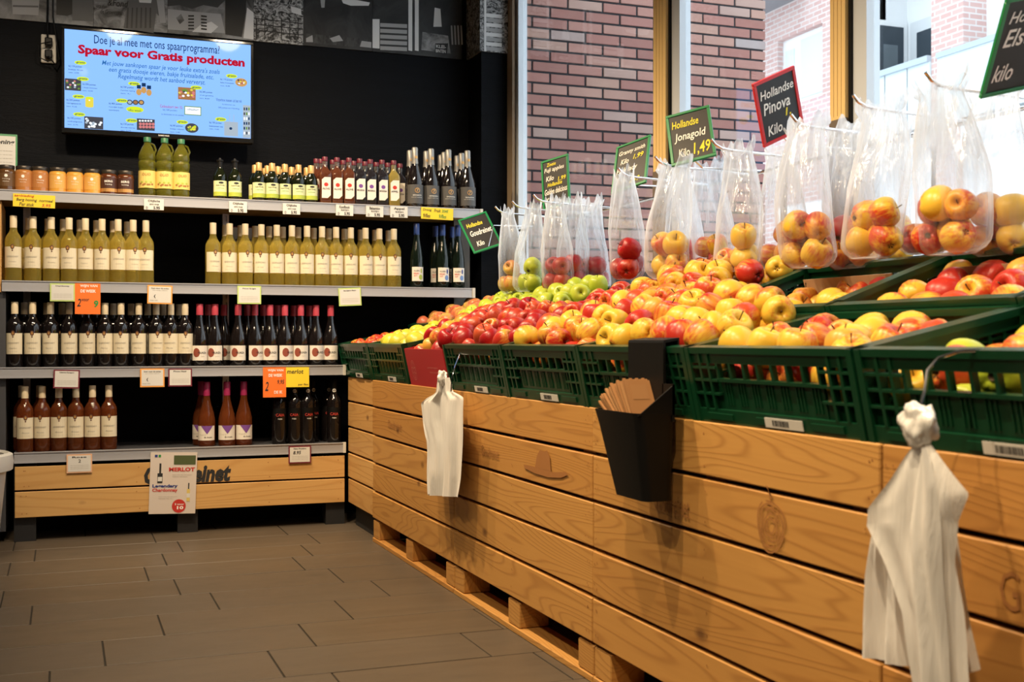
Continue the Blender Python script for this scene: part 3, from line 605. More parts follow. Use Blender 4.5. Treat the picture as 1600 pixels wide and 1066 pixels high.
def bottle(name, prof, gm, cap=None, capm=None, n=20, sq=None):
    t = thing(name, name, 'bottle')
    if sq:
        mb = MB(); N = 24; vs = []; fs = []
        for r, z, q in prof:
            for k in range(N):
                a = 2*math.pi*(k+.5)/N; c, s_ = math.cos(a), math.sin(a); e = 2/(2+q*6)
                vs.append((r*math.copysign(abs(c)**e, c), r*math.copysign(abs(s_)**e, s_), z))
        for i in range(len(prof)-1):
            for k in range(N): fs.append((i*N+k, i*N+(k+1)%N, (i+1)*N+(k+1)%N, (i+1)*N+k))
        fs.append(tuple(reversed(range(N)))); fs.append(tuple((len(prof)-1)*N+k for k in range(N))); mb.add(vs, fs)
    else: mb = MB().lathe(prof, n)
    mb.obj('glass', gm, t, smooth=True)
    if cap: MB().lathe(cap, 16).obj('cap', capm, t, smooth=True)
    return t
def bordeaux(h=.30, r=.037, k=1): return [(r*.9, 0), (r, .006), (r, .185*k), (r*.96, .197*k), (r*.78, .212*k), (r*.52, .226*k), (.0155, .240*k), (.0148, h-.003), (.012, h)]
def burgundy(h=.30, r=.040): return [(r*.9, 0), (r, .006), (r, .115), (r*.97, .135), (r*.84, .160), (r*.64, .188), (r*.47, .214), (.0155, .235), (.0145, h-.003), (.012, h)]
def capprof(z0, z1, r=.0158): return [(r, z0), (r, z1-.002), (r*.93, z1)]
def legendary(gm, capm, sub):
    t = bottle('wine_bottle', bordeaux(), gm, capprof(.247, .302), capm)
    l = patch(.037, .062, .158, 1.25).obj('label', M['cream'], t)
    wdisc(l, .037, 0, .158, .0085, .012, Lb['emblem']); wdisc(l, .037, 0, .158, .0045, .007, Lb['goldprint'], .0016); wdisc(l, .037, 0, .141, .003, .004, Lb['emblem'])
    wtext(l, 'LEGENDARY', .037, -.026, .026, .109, .1165, M['grey_ink'], 0, .01); wtext(l, sub, .037, -.016, .016, .086, .092, M['grey_ink'], .3); wtext(l, 'wine of origin', .037, -.022, .022, .073, .0755, M['grey_ink'])
    return t
proto = {}
proto['white'] = legendary(G['white'], K['creamcap'], 'Chardonnay'); proto['red'] = legendary(G['red'], K['creamcap'], 'Merlot'); proto['rose'] = legendary(G['rose'], K['creamcap'], 'Rose')
t = bottle('wine_bottle', burgundy(), G['red'], capprof(.248, .302, .0165), K['pinkcap']); l = patch(.040, .028, .100, 1.15).obj('label', Lb['pale'], t)
wdisc(l, .040, -.014, .066, .0165, .022, Lb['disc']); wtext(l, 'FRUNZA', .040, -.006, .034, .060, .070, M['ink'], 0, .02); wtext(l, 'Pinot Noir', .040, .008, .026, .046, .050, M['grey_ink']); proto['frunza'] = t
t = bottle('wine_bottle', burgundy(.31, .041), G['rose'], capprof(.245, .312, .0165), K['magenta']); l = patch(.041, .030, .100, 1.2).obj('label', Lb['pale'], t)
vs = []
for k in range(13):
    x = -.022+.058*k/12; zv = .100-.040*(1-abs(x-.007)/.029); vs += [((.0421)*math.sin(x/.041), -(.0421)*math.cos(x/.041), q) for q in (min(zv, .0995), .1)]
MB().add(vs, [(2*k, 2*k+2, 2*k+3, 2*k+1) for k in range(12)]).obj('label_print', Lb['purple'], l); wtext(l, 'By Amalia', .041, -.006, .030, .040, .048, M['ink'], .25, .015); wtext(l, 'F.LU.C.', .041, -.028, .004, .054, .060, M['grey_ink']); proto['pink'] = t
t = bottle('wine_bottle', bordeaux(.315, .0365, 1.06), G['red'], capprof(.262, .317, .0155), K['black']); l = patch(.0365, .150, .178, 1.0).obj('label', Lb['emblem'], t); l['label'] = 'dark shield label'
l.data.materials[0] = M['black']; wtext(l, 'CAIA', .0365, -.021, .021, .138, .152, mat('aia_red', (.45,.04,.03), .5), 0, .02); wtext(l, 'rosso', .0365, -.01, .01, .122, .128, M['chalk']); wdisc(l, .0155, 0, .262, .009, .009, M['chalk'], .0012); wdisc(l, .0155, 0, .262, .006, .006, M['black'], .0016); wtext(l, 'S', .0155, -.003, .003, .258, .266, M['chalk'], 0, .02, .002); proto['caia'] = t
flute = [(.030, 0), (.0345, .006), (.0345, .13), (.033, .16), (.027, .20), (.0195, .24), (.0155, .27), (.0145, .329), (.012, .332)]
t = bottle('wine_bottle', flute, G['riesling'], capprof(.275, .334, .0155), K['blue']); l = patch(.0345, .035, .108, 1.0).obj('label', Lb['pale'], t)
wtext(l, 'KLEIN', .0345, -.022, .006, .084, .092, M['ink'], 0, .01); wtext(l, 'RIESLING', .0345, -.024, .002, .070, .078, M['red_ink'], 0, .02); wtext(l, 'ROT', .0345, -.022, -.006, .058, .066, M['red_ink'], 0, .02); wdisc(l, .0345, .014, .055, .011, .014, Lb['bluep']); wdisc(l, .0345, .017, .088, .005, .013, M['navy_ink']); proto['blue'] = t
t = copy_tree(proto['blue']); proto['bluelime'] = t
for c in t.children:
    for g in c.children:
        if g.data.materials[0] in (Lb['bluep'], M['navy_ink']): g.data = g.data.copy(); g.data.materials[0] = Lb['limep']
t = bottle('sparkling_wine_bottle', burgundy(.31, .043), G['red'], [(.019, .228), (.0165, .25), (.0165, .308), (.013, .314)], K['grey']); l = patch(.043, .020, .118, 1.3).obj('label', Lb['charcoal'], t)
wdisc(l, .043, .004, .088, .0135, .0135, Lb['goldprint']); wdisc(l, .043, .004, .088, .0105, .0105, Lb['charcoal'], .0014); wtext(l, '7', .043, -.002, .010, .080, .096, Lb['goldprint'], 0, .03, .0018); wtext(l, 'GRANDEVIN', .043, -.020, .028, .060, .066, M['chalk']); wtext(l, 'brut de chardonnay', .043, -.026, .032, .050, .054, M['chalk']); wdisc(l, .0165, .004, .262, .008, .008, Lb['goldprint'], .002); proto['sparkling'] = t
t = bottle('oil_bottle', [(.030, 0), (.033, .005), (.033, .110), (.030, .125), (.018, .145), (.0125, .16), (.0125, .185), (.011, .187)], G['darkgreen'], capprof(.152, .192, .0155), K['gold']); l = patch(.033, .018, .092, 1.2).obj('label', Lb['palegreen'], t)
patch(.033, .018, .038, 1.2, dr=.0008).obj('label_print', Lb['limep'], l); wtext(l, 'NATIVE', .033, -.02, .02, .066, .072, M['ink'], 0, .02); wdisc(l, .033, .004, .082, .012, .005, M['ink']); wtext(l, 'olijfolie', .033, -.018, .018, .052, .058, M['green_ink'], .2); proto['smalloil'] = t
t = copy_tree(proto['smalloil']); proto['pouroil'] = t
for c in t.children:
    if c.name.startswith('cap'):
        c.data = MB().lathe([(.013, .155), (.0135, .188), (.017, .190), (.017, .197), (.008, .199), (.006, .206)], 14).mesh('cap', True); c.data.materials.append(K['black'])
sqp = [(.026, 0, 1), (.029, .004, 1), (.029, .150, 1), (.027, .162, .8), (.016, .180, .2), (.0125, .190, 0), (.0125, .222, 0), (.011, .224, 0)]
def square(gm, m1, txt, inkm):
    t = bottle('dressing_bottle', sqp, gm, capprof(.218, .240, .0145), K['darkred'], sq=True)
    l = MB().add([(-.022,-.0296,.030),(.008,-.0296,.030),(.023,-.0296,.045),(.023,-.0296,.135),(-.008,-.0296,.135),(-.022,-.0296,.122)], [tuple(range(6))]).obj('label', m1, t)
    text(l, txt, (-.019, -.0302, .072), (1,0,0), (0,0,1), .037, .010, M['ink'], 0, .02); MB().disc((.0,-.0301,.098), (1,0,0), (0,0,1), .011, .010, 12).obj('label_print', inkm, l)
    MB().lathe([(.0135, .196), (.0135, .217)], 14).obj('neck', G['clear'], t, smooth=True); return t
proto['amberdress'] = square(G['amber'], Lb['pale'], 'ALIVE', M['red_ink']); proto['darkdress'] = square(G['dressing'], Lb['pale'], 'MODENA', Lb['purple']); proto['golddress'] = square(G['gold'], Lb['pale'], 'APPEL', M['red_ink'])
t = bottle('oil_bottle', [(.036, 0), (.040, .01), (.040, .03), (.0385, .034), (.040, .038), (.040, .125), (.037, .130), (.041, .145), (.041, .165), (.037, .172), (.041, .185), (.038, .205), (.026, .235), (.015, .252), (.014, .272)], G['oil'], capprof(.262, .285, .0175), K['green']); l = patch(.0405, .040, .122, 1.45).obj('label', Lb['oil'], t)
wtext(l, 'OLIO', .041, -.02, .02, .098, .110, M['brand'], .1, .01)
for k in range(9): wdisc(l, .041, -.028+k*.007, .060+.008*math.sin(k*2), .006, .004, [M['brand'], Lb['limep'], M['brand']][k%3])
MB().tube([(.030,0,.20),(.040,0,.225),(.030,0,.25),(.016,0,.256)], .005).obj('handle', G['oil'], t, smooth=True); proto['bigoil'] = t
def jar(col, labm, lidm, dark=False):
    t = thing('honey_jar', 'jar', 'jar'); MB().lathe([(.034, 0), (.039, .005), (.039, .085), (.037, .095), (.033, .1), (.033, .104)], 20).obj('glass', mat('honey', col, .1, coat=.4), t, smooth=True)
    MB().lathe([(.0345, .100), (.0355, .104), (.0355, .116), (.034, .118)], 20).obj('lid', lidm, t, smooth=True)
    l = patch(.039, .02, .08, 1.2).obj('label', labm, t)
    if dark:
        wtext(l, 'BERG', .039, -.018, .018, .058, .068, M['chalk'], 0, .02); wtext(l, 'honing', .039, -.015, .015, .044, .052, M['chalk'])
        patch(.039, .014, .030, 1.2, dr=.0008).obj('label_print', Lb['goldprint'], l)
    else:
        wdisc(l, .039, 0, .068, .007, .007, M['chalk']); wtext(l, 'honing', .039, -.016, .016, .05, .056, M['chalk']); wtext(l, 'bloemen', .039, -.013, .013, .04, .044, M['chalk'])
    return t
lid = mat('dark_lid', (.05,.04,.03), .35, .4)
clear = lambda c: mat('jar_label', c, .5)
jars = {'brown': jar((.10,.045,.015), clear((.12,.06,.02)), lid), 'caramel': jar((.42,.17,.045), clear((.44,.18,.05)), lid), 'amber': jar((.66,.33,.055), clear((.70,.38,.09)), lid), 'dark': jar((.09,.025,.008), clear((.06,.02,.012)), lid, True)}
proto.update({'jar_'+k: v for k, v in jars.items()})
used = set()
def place(kind, x, y, z, rz, label, group, cat=None):
    p = proto[kind]
    o = p if kind not in used else copy_tree(p)
    used.add(kind); o.location = (x, y, z); o.rotation_euler = (0, 0, rz); o['label'] = label; o['group'] = group
    if cat: o['category'] = cat
    return o
R1, R2, R3 = 5.895, 5.985, 6.075
def row(kind, pxs, y, shelf, desc, group, jit=.3, start=0, total=None):
    n = len(pxs)
    for i, px in enumerate(pxs):
        lb = desc % (ORD[i] if n > 1 else 'only')
        place(kind, X_at(px, y), y+random.uniform(-.006, .006), ZS[shelf]+.001, random.uniform(-jit, jit)-.05, lb, group)
# shelf 1
for kind, px, lb in (('jar_brown', 10, 'dark brown honey jar at the left end of the top shelf'), ('jar_caramel', 37, 'caramel brown honey jar, left of two on the top shelf'), ('jar_caramel', 62, 'caramel brown honey jar, right of two on the top shelf'), ('jar_amber', 90, 'golden yellow honey jar, leftmost of three on the top shelf'), ('jar_amber', 117, 'golden yellow honey jar, middle of three on the top shelf'), ('jar_amber', 144, 'golden yellow honey jar, rightmost of three on the top shelf'), ('jar_dark', 170, 'dark honey jar with white lettering, left of two'), ('jar_dark', 196, 'dark honey jar with white lettering beside the oil bottles')):
    place(kind, X_at(px, R1), R1, ZS[1]+.001, random.uniform(-.1,.1), lb, 'honey jars on the top shelf')
row('bigoil', [230, 257, 283], R1, 1, 'large green-yellow olive oil bottle, %s from left below the television', 'large olive oil bottles', .15)
row('pouroil', [344, 367], R1, 1, 'dark oil bottle with black pourer cap, %s from left on the top shelf', 'oil bottles with black pourers', .15)
row('smalloil', [404.5, 425, 445.5, 466.5, 486.5], R1, 1, 'small gold-capped oil bottle, %s from left in its front row', 'gold-capped oil bottles', .15)
row('smalloil', [398.5, 418, 435, 456, 479], R2, 1, 'small gold-capped oil bottle, %s from left in its second row', 'gold-capped oil bottles', .15)
row('smalloil', [414, 439, 460], R3, 1, 'small gold-capped oil bottle, %s from left in its rearmost row', 'gold-capped oil bottles', .15)
row('amberdress', [508, 527, 545], R1, 1, 'square amber dressing bottle with white label, %s from left in front row', 'square dressing bottles', .08)
row('darkdress', [562, 579, 597], R1, 1, 'square dark dressing bottle with white label, %s from left in front row', 'square dressing bottles', .08)
row('golddress', [615], R1, 1, 'square golden dressing bottle with white label, %s pale one on the shelf', 'square dressing bottles', .05)
row('amberdress', [494, 501, 520, 536], R2, 1, 'square amber dressing bottle, %s from left in the row behind', 'square dressing bottles', .08)
row('darkdress', [553, 570, 588, 606, 625], R2, 1, 'square dark dressing bottle, %s from left in the row behind', 'square dressing bottles', .08)
row('sparkling', [648, 674, 701, 730], R1, 1, 'dark sparkling wine bottle with charcoal label, %s from left in front', 'sparkling wine bottles', .1)
row('sparkling', [641, 666, 694, 721], R2, 1, 'dark sparkling wine bottle, %s from left in the second row', 'sparkling wine bottles', .1)
row('sparkling', [689, 714], R3, 1, 'dark sparkling wine bottle, %s from left in the rearmost row', 'sparkling wine bottles', .1)
# shelf 2
row('white', [21, 51.5, 80, 108, 133.5, 159.5, 184.5, 208, 228], R1, 2, 'white wine bottle with cream label, %s from left in left front group', 'white wine bottles on the second shelf', .25)
row('white', [45, 75, 99, 125, 151, 177, 199], R2, 2, 'white wine bottle, %s from left in the second row of the left group', 'white wine bottles on the second shelf', .25)
row('white', [333, 359, 383, 408.5, 432.5, 456, 479.5, 503, 525.5, 548.5, 571, 593, 615], R1, 2, 'white wine bottle with cream label, %s from left in right front group', 'white wine bottles on the second shelf', .25)
row('white', [352, 376, 399, 420.5, 442, 465.5, 490.5, 514, 538, 564, 586, 607], R2, 2, 'white wine bottle, %s from left in the second row of the right group', 'white wine bottles on the second shelf', .25)
row('bluelime', [650.5], R1, 2, 'slim dark bottle with blue cap and lime printed label, %s one standing apart', 'slim blue-capped bottles', .05)
row('blue', [692, 716], R1, 2, 'slim dark bottle with blue cap and blue printed label, %s from left', 'slim blue-capped bottles', .05)
row('blue', [680, 706], R2, 2, 'slim dark bottle with blue cap in the row behind, %s from left', 'slim blue-capped bottles', .1)
# shelf 3
row('red', [23, 51, 79, 108, 136, 164, 189, 217, 244, 267, 289], R1, 3, 'dark red wine bottle with cream label, %s from left in the front row', 'cream-labelled red wine bottles', .25)
row('red', [38, 73, 97, 127, 150, 177, 205, 231, 255, 280], R2, 3, 'dark red wine bottle with cream cap, %s from left in the second row', 'cream-labelled red wine bottles', .25)
row('frunza', [312, 336, 372, 398, 422, 445, 470, 494, 517], R1, 3, 'red wine bottle with pink-red cap and disc label, %s from left in front row', 'pink-capped red wine bottles', .35)
row('frunza', [325, 350, 386, 411, 434, 459, 483], R2, 3, 'red wine bottle with pink-red cap, %s from left in the second row', 'pink-capped red wine bottles', .35)
# shelf 4
row('rose', [39, 66, 92, 118.5, 144.5, 170], R1, 4, 'rose wine bottle with cream label, %s from left on the lowest shelf', 'rose wine bottles', .25)
row('rose', [34, 62], R2, 4, 'rose wine bottle with cream cap, %s from left in the row behind', 'rose wine bottles', .25)
row('pink', [323, 354.5, 381], R1, 4, 'rose bottle with magenta cap and purple triangle label, %s from left in front', 'magenta-capped bottles', .3)
row('pink', [314], R2, 4, 'rose bottle with magenta cap, %s one standing behind', 'magenta-capped bottles', .6)
row('caia', [436, 461, 480, 522], R1, 4, 'black wine bottle with small red lettering, %s from left in front', 'black wine bottles on the lowest shelf', .3)
row('caia', [488, 513], R2, 4, 'black wine bottle, %s from left in the row behind', 'black wine bottles on the lowest shelf', .3)
# ------------------------------------------------------------------ price cards and signs on the rails
def card(px0, px1, py0, py1, label, paper, border=None, lines=(), tilt=0, group=None, Y=SY-.014, name='price_card', cat='price card'):
    x0, z1 = onY((px0+px1)/2, py0, Y); _, z0 = onY((px0+px1)/2, py1, Y); xa, xb = X_at(px0, Y), X_at(px1, Y)
    w, h = xb-xa, z1-z0
    o = thing(name, label, cat, ((xa+xb)/2, Y, z0), (0, tilt, 0), group)
    MB().box(-w/2, w/2, 0, .003, 0, h).obj('card', border or paper, o)
    b = .006 if border else 0
    if border: MB().box(-w/2+b, w/2-b, -.0006, 0, b, h-b).obj('paper', paper, o)
    for ln in lines:
        s, u0, u1, v0, v1, m = ln[:6]; sh = ln[6] if len(ln) > 6 else 0; bo = ln[7] if len(ln) > 7 else .01
        text(o, s, (-w/2+w*u0, -.0012, h*v0), (1,0,0), (0,0,1), w*(u1-u0), h*(v1-v0), m, sh, bo)
    return o
I = M['ink']; GI = M['grey_ink']
card(20, 86, 304, 324, 'yellow handwritten offer strip under the honey jars', M['yellow'], None, [('aanbieding', .03, .5, .72, .95, M['red_ink'], .2), ('Berg honing  normaal', .08, .95, .38, .66, I, .2), ('Per stuk', .15, .5, .06, .34, I, .2), ('3,95', .68, .9, .04, .3, M['red_ink'], .2)], .02)
for px0, px1, py0, py1, tx, lb in ((225, 256, 311, 328, 'Olijfolie', 'under the large oil bottles'), (358, 386, 315, 332, 'Olijfolie', 'under the black-capped oil bottles'), (442, 469, 318, 335, 'Olijfolie', 'under the gold-capped oil bottles'), (525, 552, 320, 337, 'Knoflook', 'reading Knoflook'), (572, 599, 322, 339, 'Balsamico', 'reading Balsamico'), (610, 637, 323, 340, 'Appel', 'reading Appel')):
    card(px0, px1, py0, py1, 'small white price tag ' + lb, M['white'], None, [(tx, .2, .8, .66, .92, I, 0, .02), ('azijn' if tx != 'Olijfolie' else 'extra vierge', .28, .75, .40, .60, I, 0, .01), ('5.95', .48, .8, .05, .33, I, 0, .03), ('D', .1, .2, .06, .28, I)], 0, 'white price tags on the top shelf')
card(658, 708, 325, 343, 'yellow handwritten price strip under the sparkling wine', M['yellow'], None, [('Droog', .05, .32, .62, .9, I, .2), ('Fruit', .4, .6, .62, .9, I, .2), ('zoet', .64, .84, .62, .9, M['green_ink'], .2), ('9/fles', .06, .28, .1, .45, I, .2), ('9/fles', .55, .78, .1, .45, M['green_ink'], .2)], .02)
def info(px0, px1, py0, py1, lb, border, title, extra=(), tilt=0):
    card(px0, px1, py0, py1, lb, M['white'], border, [(title, .22, .78, .80, .89, I, 0, .02)]+[('wijn met volle smaak en fruit', .14, .86, .38-.09*k, .42-.09*k, GI) for k in range(3)]+list(extra), tilt, 'framed wine cards on the shelf rails')
def scan(px0, px1, py0, py1, lb, tilt=0):
    card(px0, px1, py0, py1, lb, M['white'], M['orange_b'], [('Scan voor de acties', .15, .85, .80, .88, I), ('van onze wijnen', .2, .8, .70, .75, GI), ('meer info', .1, .42, .16, .22, GI), ('(', .26, .34, .3, .5, I)], tilt, 'framed wine cards on the shelf rails')
info(78, 117, 443, 471, 'lime framed wine card left of the orange sign', M['lime'], 'Chardonnay')
scan(230, 269, 446, 475, 'orange framed card below the gap on the second shelf', .02)
info(371, 408, 447, 475, 'lime framed wine card under the middle of the white wines', M['lime'], 'Pinot Grigio')
info(530, 565, 450, 478, 'lime framed wine card under the right end of white wines', M['lime'], 'Sauvignon Blanc', tilt=-.05)
info(83, 124, 578, 607, 'maroon framed wine card under the red wines at left', M['maroon'], 'Cabernet Sauvignon', tilt=.03)
scan(219, 257, 576, 605, 'orange framed card on the third shelf rail')
info(263, 300, 576, 604, 'maroon framed wine card beside the orange framed card', M['maroon'], 'Pinot Noir')
info(104, 144, 710, 739, 'pale orange framed wine card under the rose bottles', mat('peach_border', (.72,.42,.25), .6), 'Rose', [('2', .46, .56, .55, .72, I)])
info(451, 486, 697, 724, 'maroon framed card with handwritten price on lowest shelf', M['maroon'], 'Nero Primitivo', [('8.95', .2, .55, .52, .72, I, .2, .02)])
W_ = M['chalk']
card(117, 157, 443, 491, 'orange wine of the week sign under the white wines', M['orange'], None, [('WIJN VAN', .2, .88, .86, .96, W_, 0, .03), ('DE WEEK', .22, .82, .70, .80, W_, 0, .03), ('2', .08, .24, .25, .50, I, .25, .01), ('voor', .26, .56, .42, .50, I, .2), ('9', .74, .92, .22, .45, M['green_ink'], .1, .03)])
card(411, 447, 574, 621, 'orange wine of the week sign beside the yellow Merlot sign', M['orange'], None, [('WIJN VAN', .2, .88, .84, .94, W_, 0, .03), ('DE WEEK', .24, .84, .68, .78, W_, 0, .03), ('2', .08, .24, .22, .52, I, .25, .01), ('9,95', .62, .92, .42, .58, I, .2), ('DE IK', .48, .84, .12, .22, W_, 0, .02)])
card(447, 483, 574, 605, 'yellow handwritten Merlot sign on the third shelf rail', M['yellow'], None, [('merlot', .04, .75, .68, .90, I, .15, .01), ('per fles', .52, .95, .06, .18, I, .1)])
card(350, 398, 354, 382, 'maroon framed card standing behind the white wine bottles', M['white'], M['maroon'], [('Legendary', .3, .95, .15, .35, I, 0, .03), ('NL', .06, .2, .55, .8, I)], 0, None, WB-.03)
# poster
pw = card(232, 305, 707, 803, 'printed wine poster with Merlot and Chardonnay hanging from lowest shelf', mat('poster_paper', (.62,.54,.47), .6), None, [('MERLOT', .40, .96, .69, .755, M['red_ink'], 0, .04), ('Legendary', .06, .60, .415, .48, M['navy_ink'], 0, .04), ('Chardonnay', .06, .60, .345, .415, M['red_ink'], 0, .03), ('volle rode wijn met kersen', .48, .9, .625, .64, GI), ('lekker bij kaas', .48, .8, .595, .61, GI), ('frisse witte wijn met citrus', .2, .6, .27, .285, GI), ('lekker bij vis', .2, .5, .24, .255, GI)], .035, name='wine_poster', cat='poster')
px_, pz_ = -.115, 0
x0p = X_at(232, SY-.014); x1p = X_at(305, SY-.014); w = x1p-x0p; h = onY(268, 707, SY-.014)[1]-onY(268, 803, SY-.014)[1]
def pr(u0, u1, v0, v1, m, lift=.001): MB().quad((-w/2+w*u0,-lift,h*v0), (-w/2+w*u1,-lift,h*v0), (-w/2+w*u1,-lift,h*v1), (-w/2+w*u0,-lift,h*v1)).obj('printed_shape', m, pw)
pr(.5, .97, .80, .95, mat('printed_leaves', (.07,.09,.03), .6)); pr(.16, .27, .50, .66, M['ink']); pr(.195, .235, .66, .82, M['ink']); pr(.17, .26, .53, .60, M['white'], .0012)
pr(.80, .87, .20, .40, Lb['oil']); pr(.825, .85, .40, .50, M['ink']); pr(.80, .87, .26, .33, M['white'], .0012); pr(.09, .15, .92, .96, M['navy_ink']); pr(.17, .22, .92, .96, M['green_ink'])
MB().disc((w*.14,-.001,h*.125), (1,0,0), (0,0,1), w*.15, w*.15).obj('printed_shape', M['red_ink'], pw); text(pw, '3 voor', (w*.05,-.0015,h*.14), (1,0,0), (0,0,1), w*.2, h*.03, M['chalk'], 0, .02); text(pw, '10', (w*.10,-.0015,h*.07), (1,0,0), (0,0,1), w*.14, h*.055, M['chalk'], 0, .04)
# honey sign at the left edge
hz = ZS[1]
hs = thing('display_sign', 'green framed honey sign standing at the left end of the top shelf', 'sign', (X_at(-22, 6.02), 6.02, hz), (-.08, 0, 0))
hw = X_at(27, 6.02)-X_at(-22, 6.02); hh = onY(10, 208, 6.02)[1]-hz
MB().box(0, hw, 0, .006, 0, hh).obj('frame', M['frame_green'], hs); MB().box(.008, hw-.008, -.001, 0, .01, hh-.01).obj('paper', M['white'], hs)
text(hs, 'Honing', (.018, -.0018, hh-.055), (1,0,0), (0,0,1), hw-.03, .028, I, .15, .03)
for k in range(7): text(hs, 'puur natuur van de imker', (.03, -.0018, hh-.085-k*.018), (1,0,0), (0,0,1), hw-.05, .007, GI)
# white tub at the far left
tb = thing('plastic_tub', 'white plastic tub standing at the left edge by the shelving', 'tub', (-.46, 5.45, 0))
mb = MB().lathe([(.19, 0), (.20, .01), (.235, .36), (.24, .39), (.225, .40), (.215, .30), (.18, .02)], 32, closed=False).obj('body', mat('white_tub', (.55,.54,.50), .4), tb, smooth=True)
MB().lathe([(.238, .372), (.262, .376), (.266, .41), (.262, .44), (.245, .448), (.228, .44), (.226, .40)], 32, closed=False).obj('rim', mb.data.materials[0], tb, smooth=True)
# ================================================================== pallet boxes
XB0 = 1.33; BT = 0.741
bj = [5.298, 4.093, 2.887, 1.690, 0.490]
blab = ['wooden pallet box farthest from the camera beside the wine shelves', 'wooden pallet box with hat print, second from the wine shelves', 'wooden pallet box behind the black paper bag bin', 'wooden pallet box nearest the camera behind the large white bags']
PITCH = .128
def pallet_box(y1, y0, lab, x=XB0, mw=None, feet=True, tone=0):
    o = thing('pallet_box', lab, 'crate', (x, y0, 0), group='pallet boxes under the fruit'); L = y1-y0; mw = mw or M['wood_box']
    for k in range(5):
        z1 = BT-k*PITCH; dx = random.uniform(-.002, .002)
        p = MB().box(dx, .022+dx, .003, L-.003, z1-PITCH+.010, z1).obj('plank', mw, o, bevel=.0025)
        MB().box(.90, .92, .003, L-.003, z1-PITCH+.010, z1).obj('back_plank', mw, o)
        MB().box(.024, .898, .003, .024, z1-PITCH+.010, z1).obj('end_plank', mw, o); MB().box(.024, .898, L-.024, L-.003, z1-PITCH+.010, z1).obj('end_plank', mw, o)
    for yy in (.03, L/2-.04, L-.11): MB().box(.024, .10, yy, yy+.08, .10, BT-.01).obj('corner_post', mw, o)
    MB().box(.025, .90, .025, L-.025, .096, .112).obj('base_board', mw, o); MB().box(.024, .899, .026, L-.026, BT-.02, BT-.004).obj('lid_board', M['dark_grey'], o)
    if feet:
        for yy, w in ((.004, .10), (L/2-.05, .10), (L-.104, .10)):
            for xx in (.004, .42, .80): MB().box(xx, xx+.10, yy, yy+w, .020, .10).obj('foot', mw, o, bevel=.003)
        for xx in (.0, .42, .80): MB().box(xx, xx+.10, .002, L-.002, 0, .019).obj('skid', mw, o, bevel=.002)
    nb = MB()
    for k in range(5):
        for yy in (.02, .035, L/2, L-.035, L-.02):
            for dz in (.03, .09): nb.disc((-.0028, yy+random.uniform(-.008,.008), BT-k*PITCH-dz+random.uniform(-.008,.008)), (0,1,0), (0,0,1), .0024, .0024, 8)
    nb.obj('nails', M['brand'], o)['kind'] = 'stuff'
    return o
boxes = [pallet_box(bj[i], bj[i+1], blab[i]) for i in range(4)]
o = pallet_box(5.842, 5.302, 'short pale plank box in the corner between shelving and pallet boxes', XB0+.012, M['wood_pale_y'], False)
MB().box(.03, .6, .02, .5, 0, .10).obj('plinth', M['matt_black'], o)
# burnt prints on the planks
def stamp_pts(parent, ppx, name='burnt_print'):
    oy = parent.location.y; vs = []
    for px, py in ppx: Y, Z = onX(px, py, XB0-.003); vs.append((-.0032, Y-oy, Z))
    return MB().add(vs, [tuple(range(len(vs)))]).obj(name, M['brand'], parent)
stamp_pts(boxes[1], [(836,730),(839,712),(844,703),(850,706),(855,704),(859,714),(861,737)])
stamp_pts(boxes[1], [(818,726),(830,728),(846,733),(864,738),(884,738),(888,742),(876,747),(856,746),(836,740),(820,732)])
Y, Z = onX(752, 711, XB0-.003); text(boxes[1], 'Goudreinet', (-.0032, Y-boxes[1].location.y, Z), (0,-1,0), (0,-.0,1), .17, .035, M['brand'])
Y, Z = onX(606, 668, XB0-.003); text(boxes[0], 'Goudreinet', (-.0032, Y-boxes[0].location.y, Z), (0,-1,0), (0,0,1), .22, .035, M['brand'])
Y, Z = onX(1022, 796, XB0-.003); text(boxes[2], 'Goudreinet', (-.0032, Y-boxes[2].location.y, Z), (0,-1,0), (0,0,1), .17, .05, M['brand'])
Y, Z = onX(1562, 950, XB0-.003); text(boxes[3], 'Goudreinet', (-.0032, Y-boxes[3].location.y, Z), (0,-1,0), (0,0,1), .30, .06, M['brand'])
cy, cz = onX(1204, 822, XB0-.003); cy -= boxes[2].location.y
mb = MB()
for rr in (.012, .021, .030, .039, .047):
    n = 26; vs = []; fs = []
    for k in range(n):
        a = 2*math.pi*k/n; wv = 1+.07*math.sin(3*a+rr*120)
        for q in (rr, rr+.0035): vs.append((-.0032, cy+q*wv*math.cos(a), cz+q*wv*math.sin(a)*1.05))
    for k in range(n):
        if (k+int(rr*500)) % 9: fs.append((2*k, 2*((k+1)%n), 2*((k+1)%n)+1, 2*k+1))
    mb.add(vs, fs)
mb.add([(-.0032, cy+.004, cz+.055), (-.0032, cy+.010, cz+.078), (-.0032, cy+.018, cz+.080), (-.0032, cy-.006, cz+.055)], [(0,1,2,3)])
mb.obj('burnt_print', M['brand'], boxes[2])
# stepped display stand under the crates
T1, T2 = math.radians(12), math.radians(20)
X1, Z1 = 1.338, 0.7425; X2, Z2 = 1.742, 0.847
st = MB().prism_y([(1.345, BT+.0005), (X1+.40*math.cos(T1)-.005, Z1+.4*math.sin(T1)-.012), (X2+.01, Z2-.004), (X2+.40*math.cos(T2), Z2+.4*math.sin(T2)-.008), (X2+.40*math.cos(T2), BT+.0005)], .55, 5.80).obj('display_stand', M['matt_black'])
tag(st, 'black stepped stand under the two rows of fruit crates', 'stand')
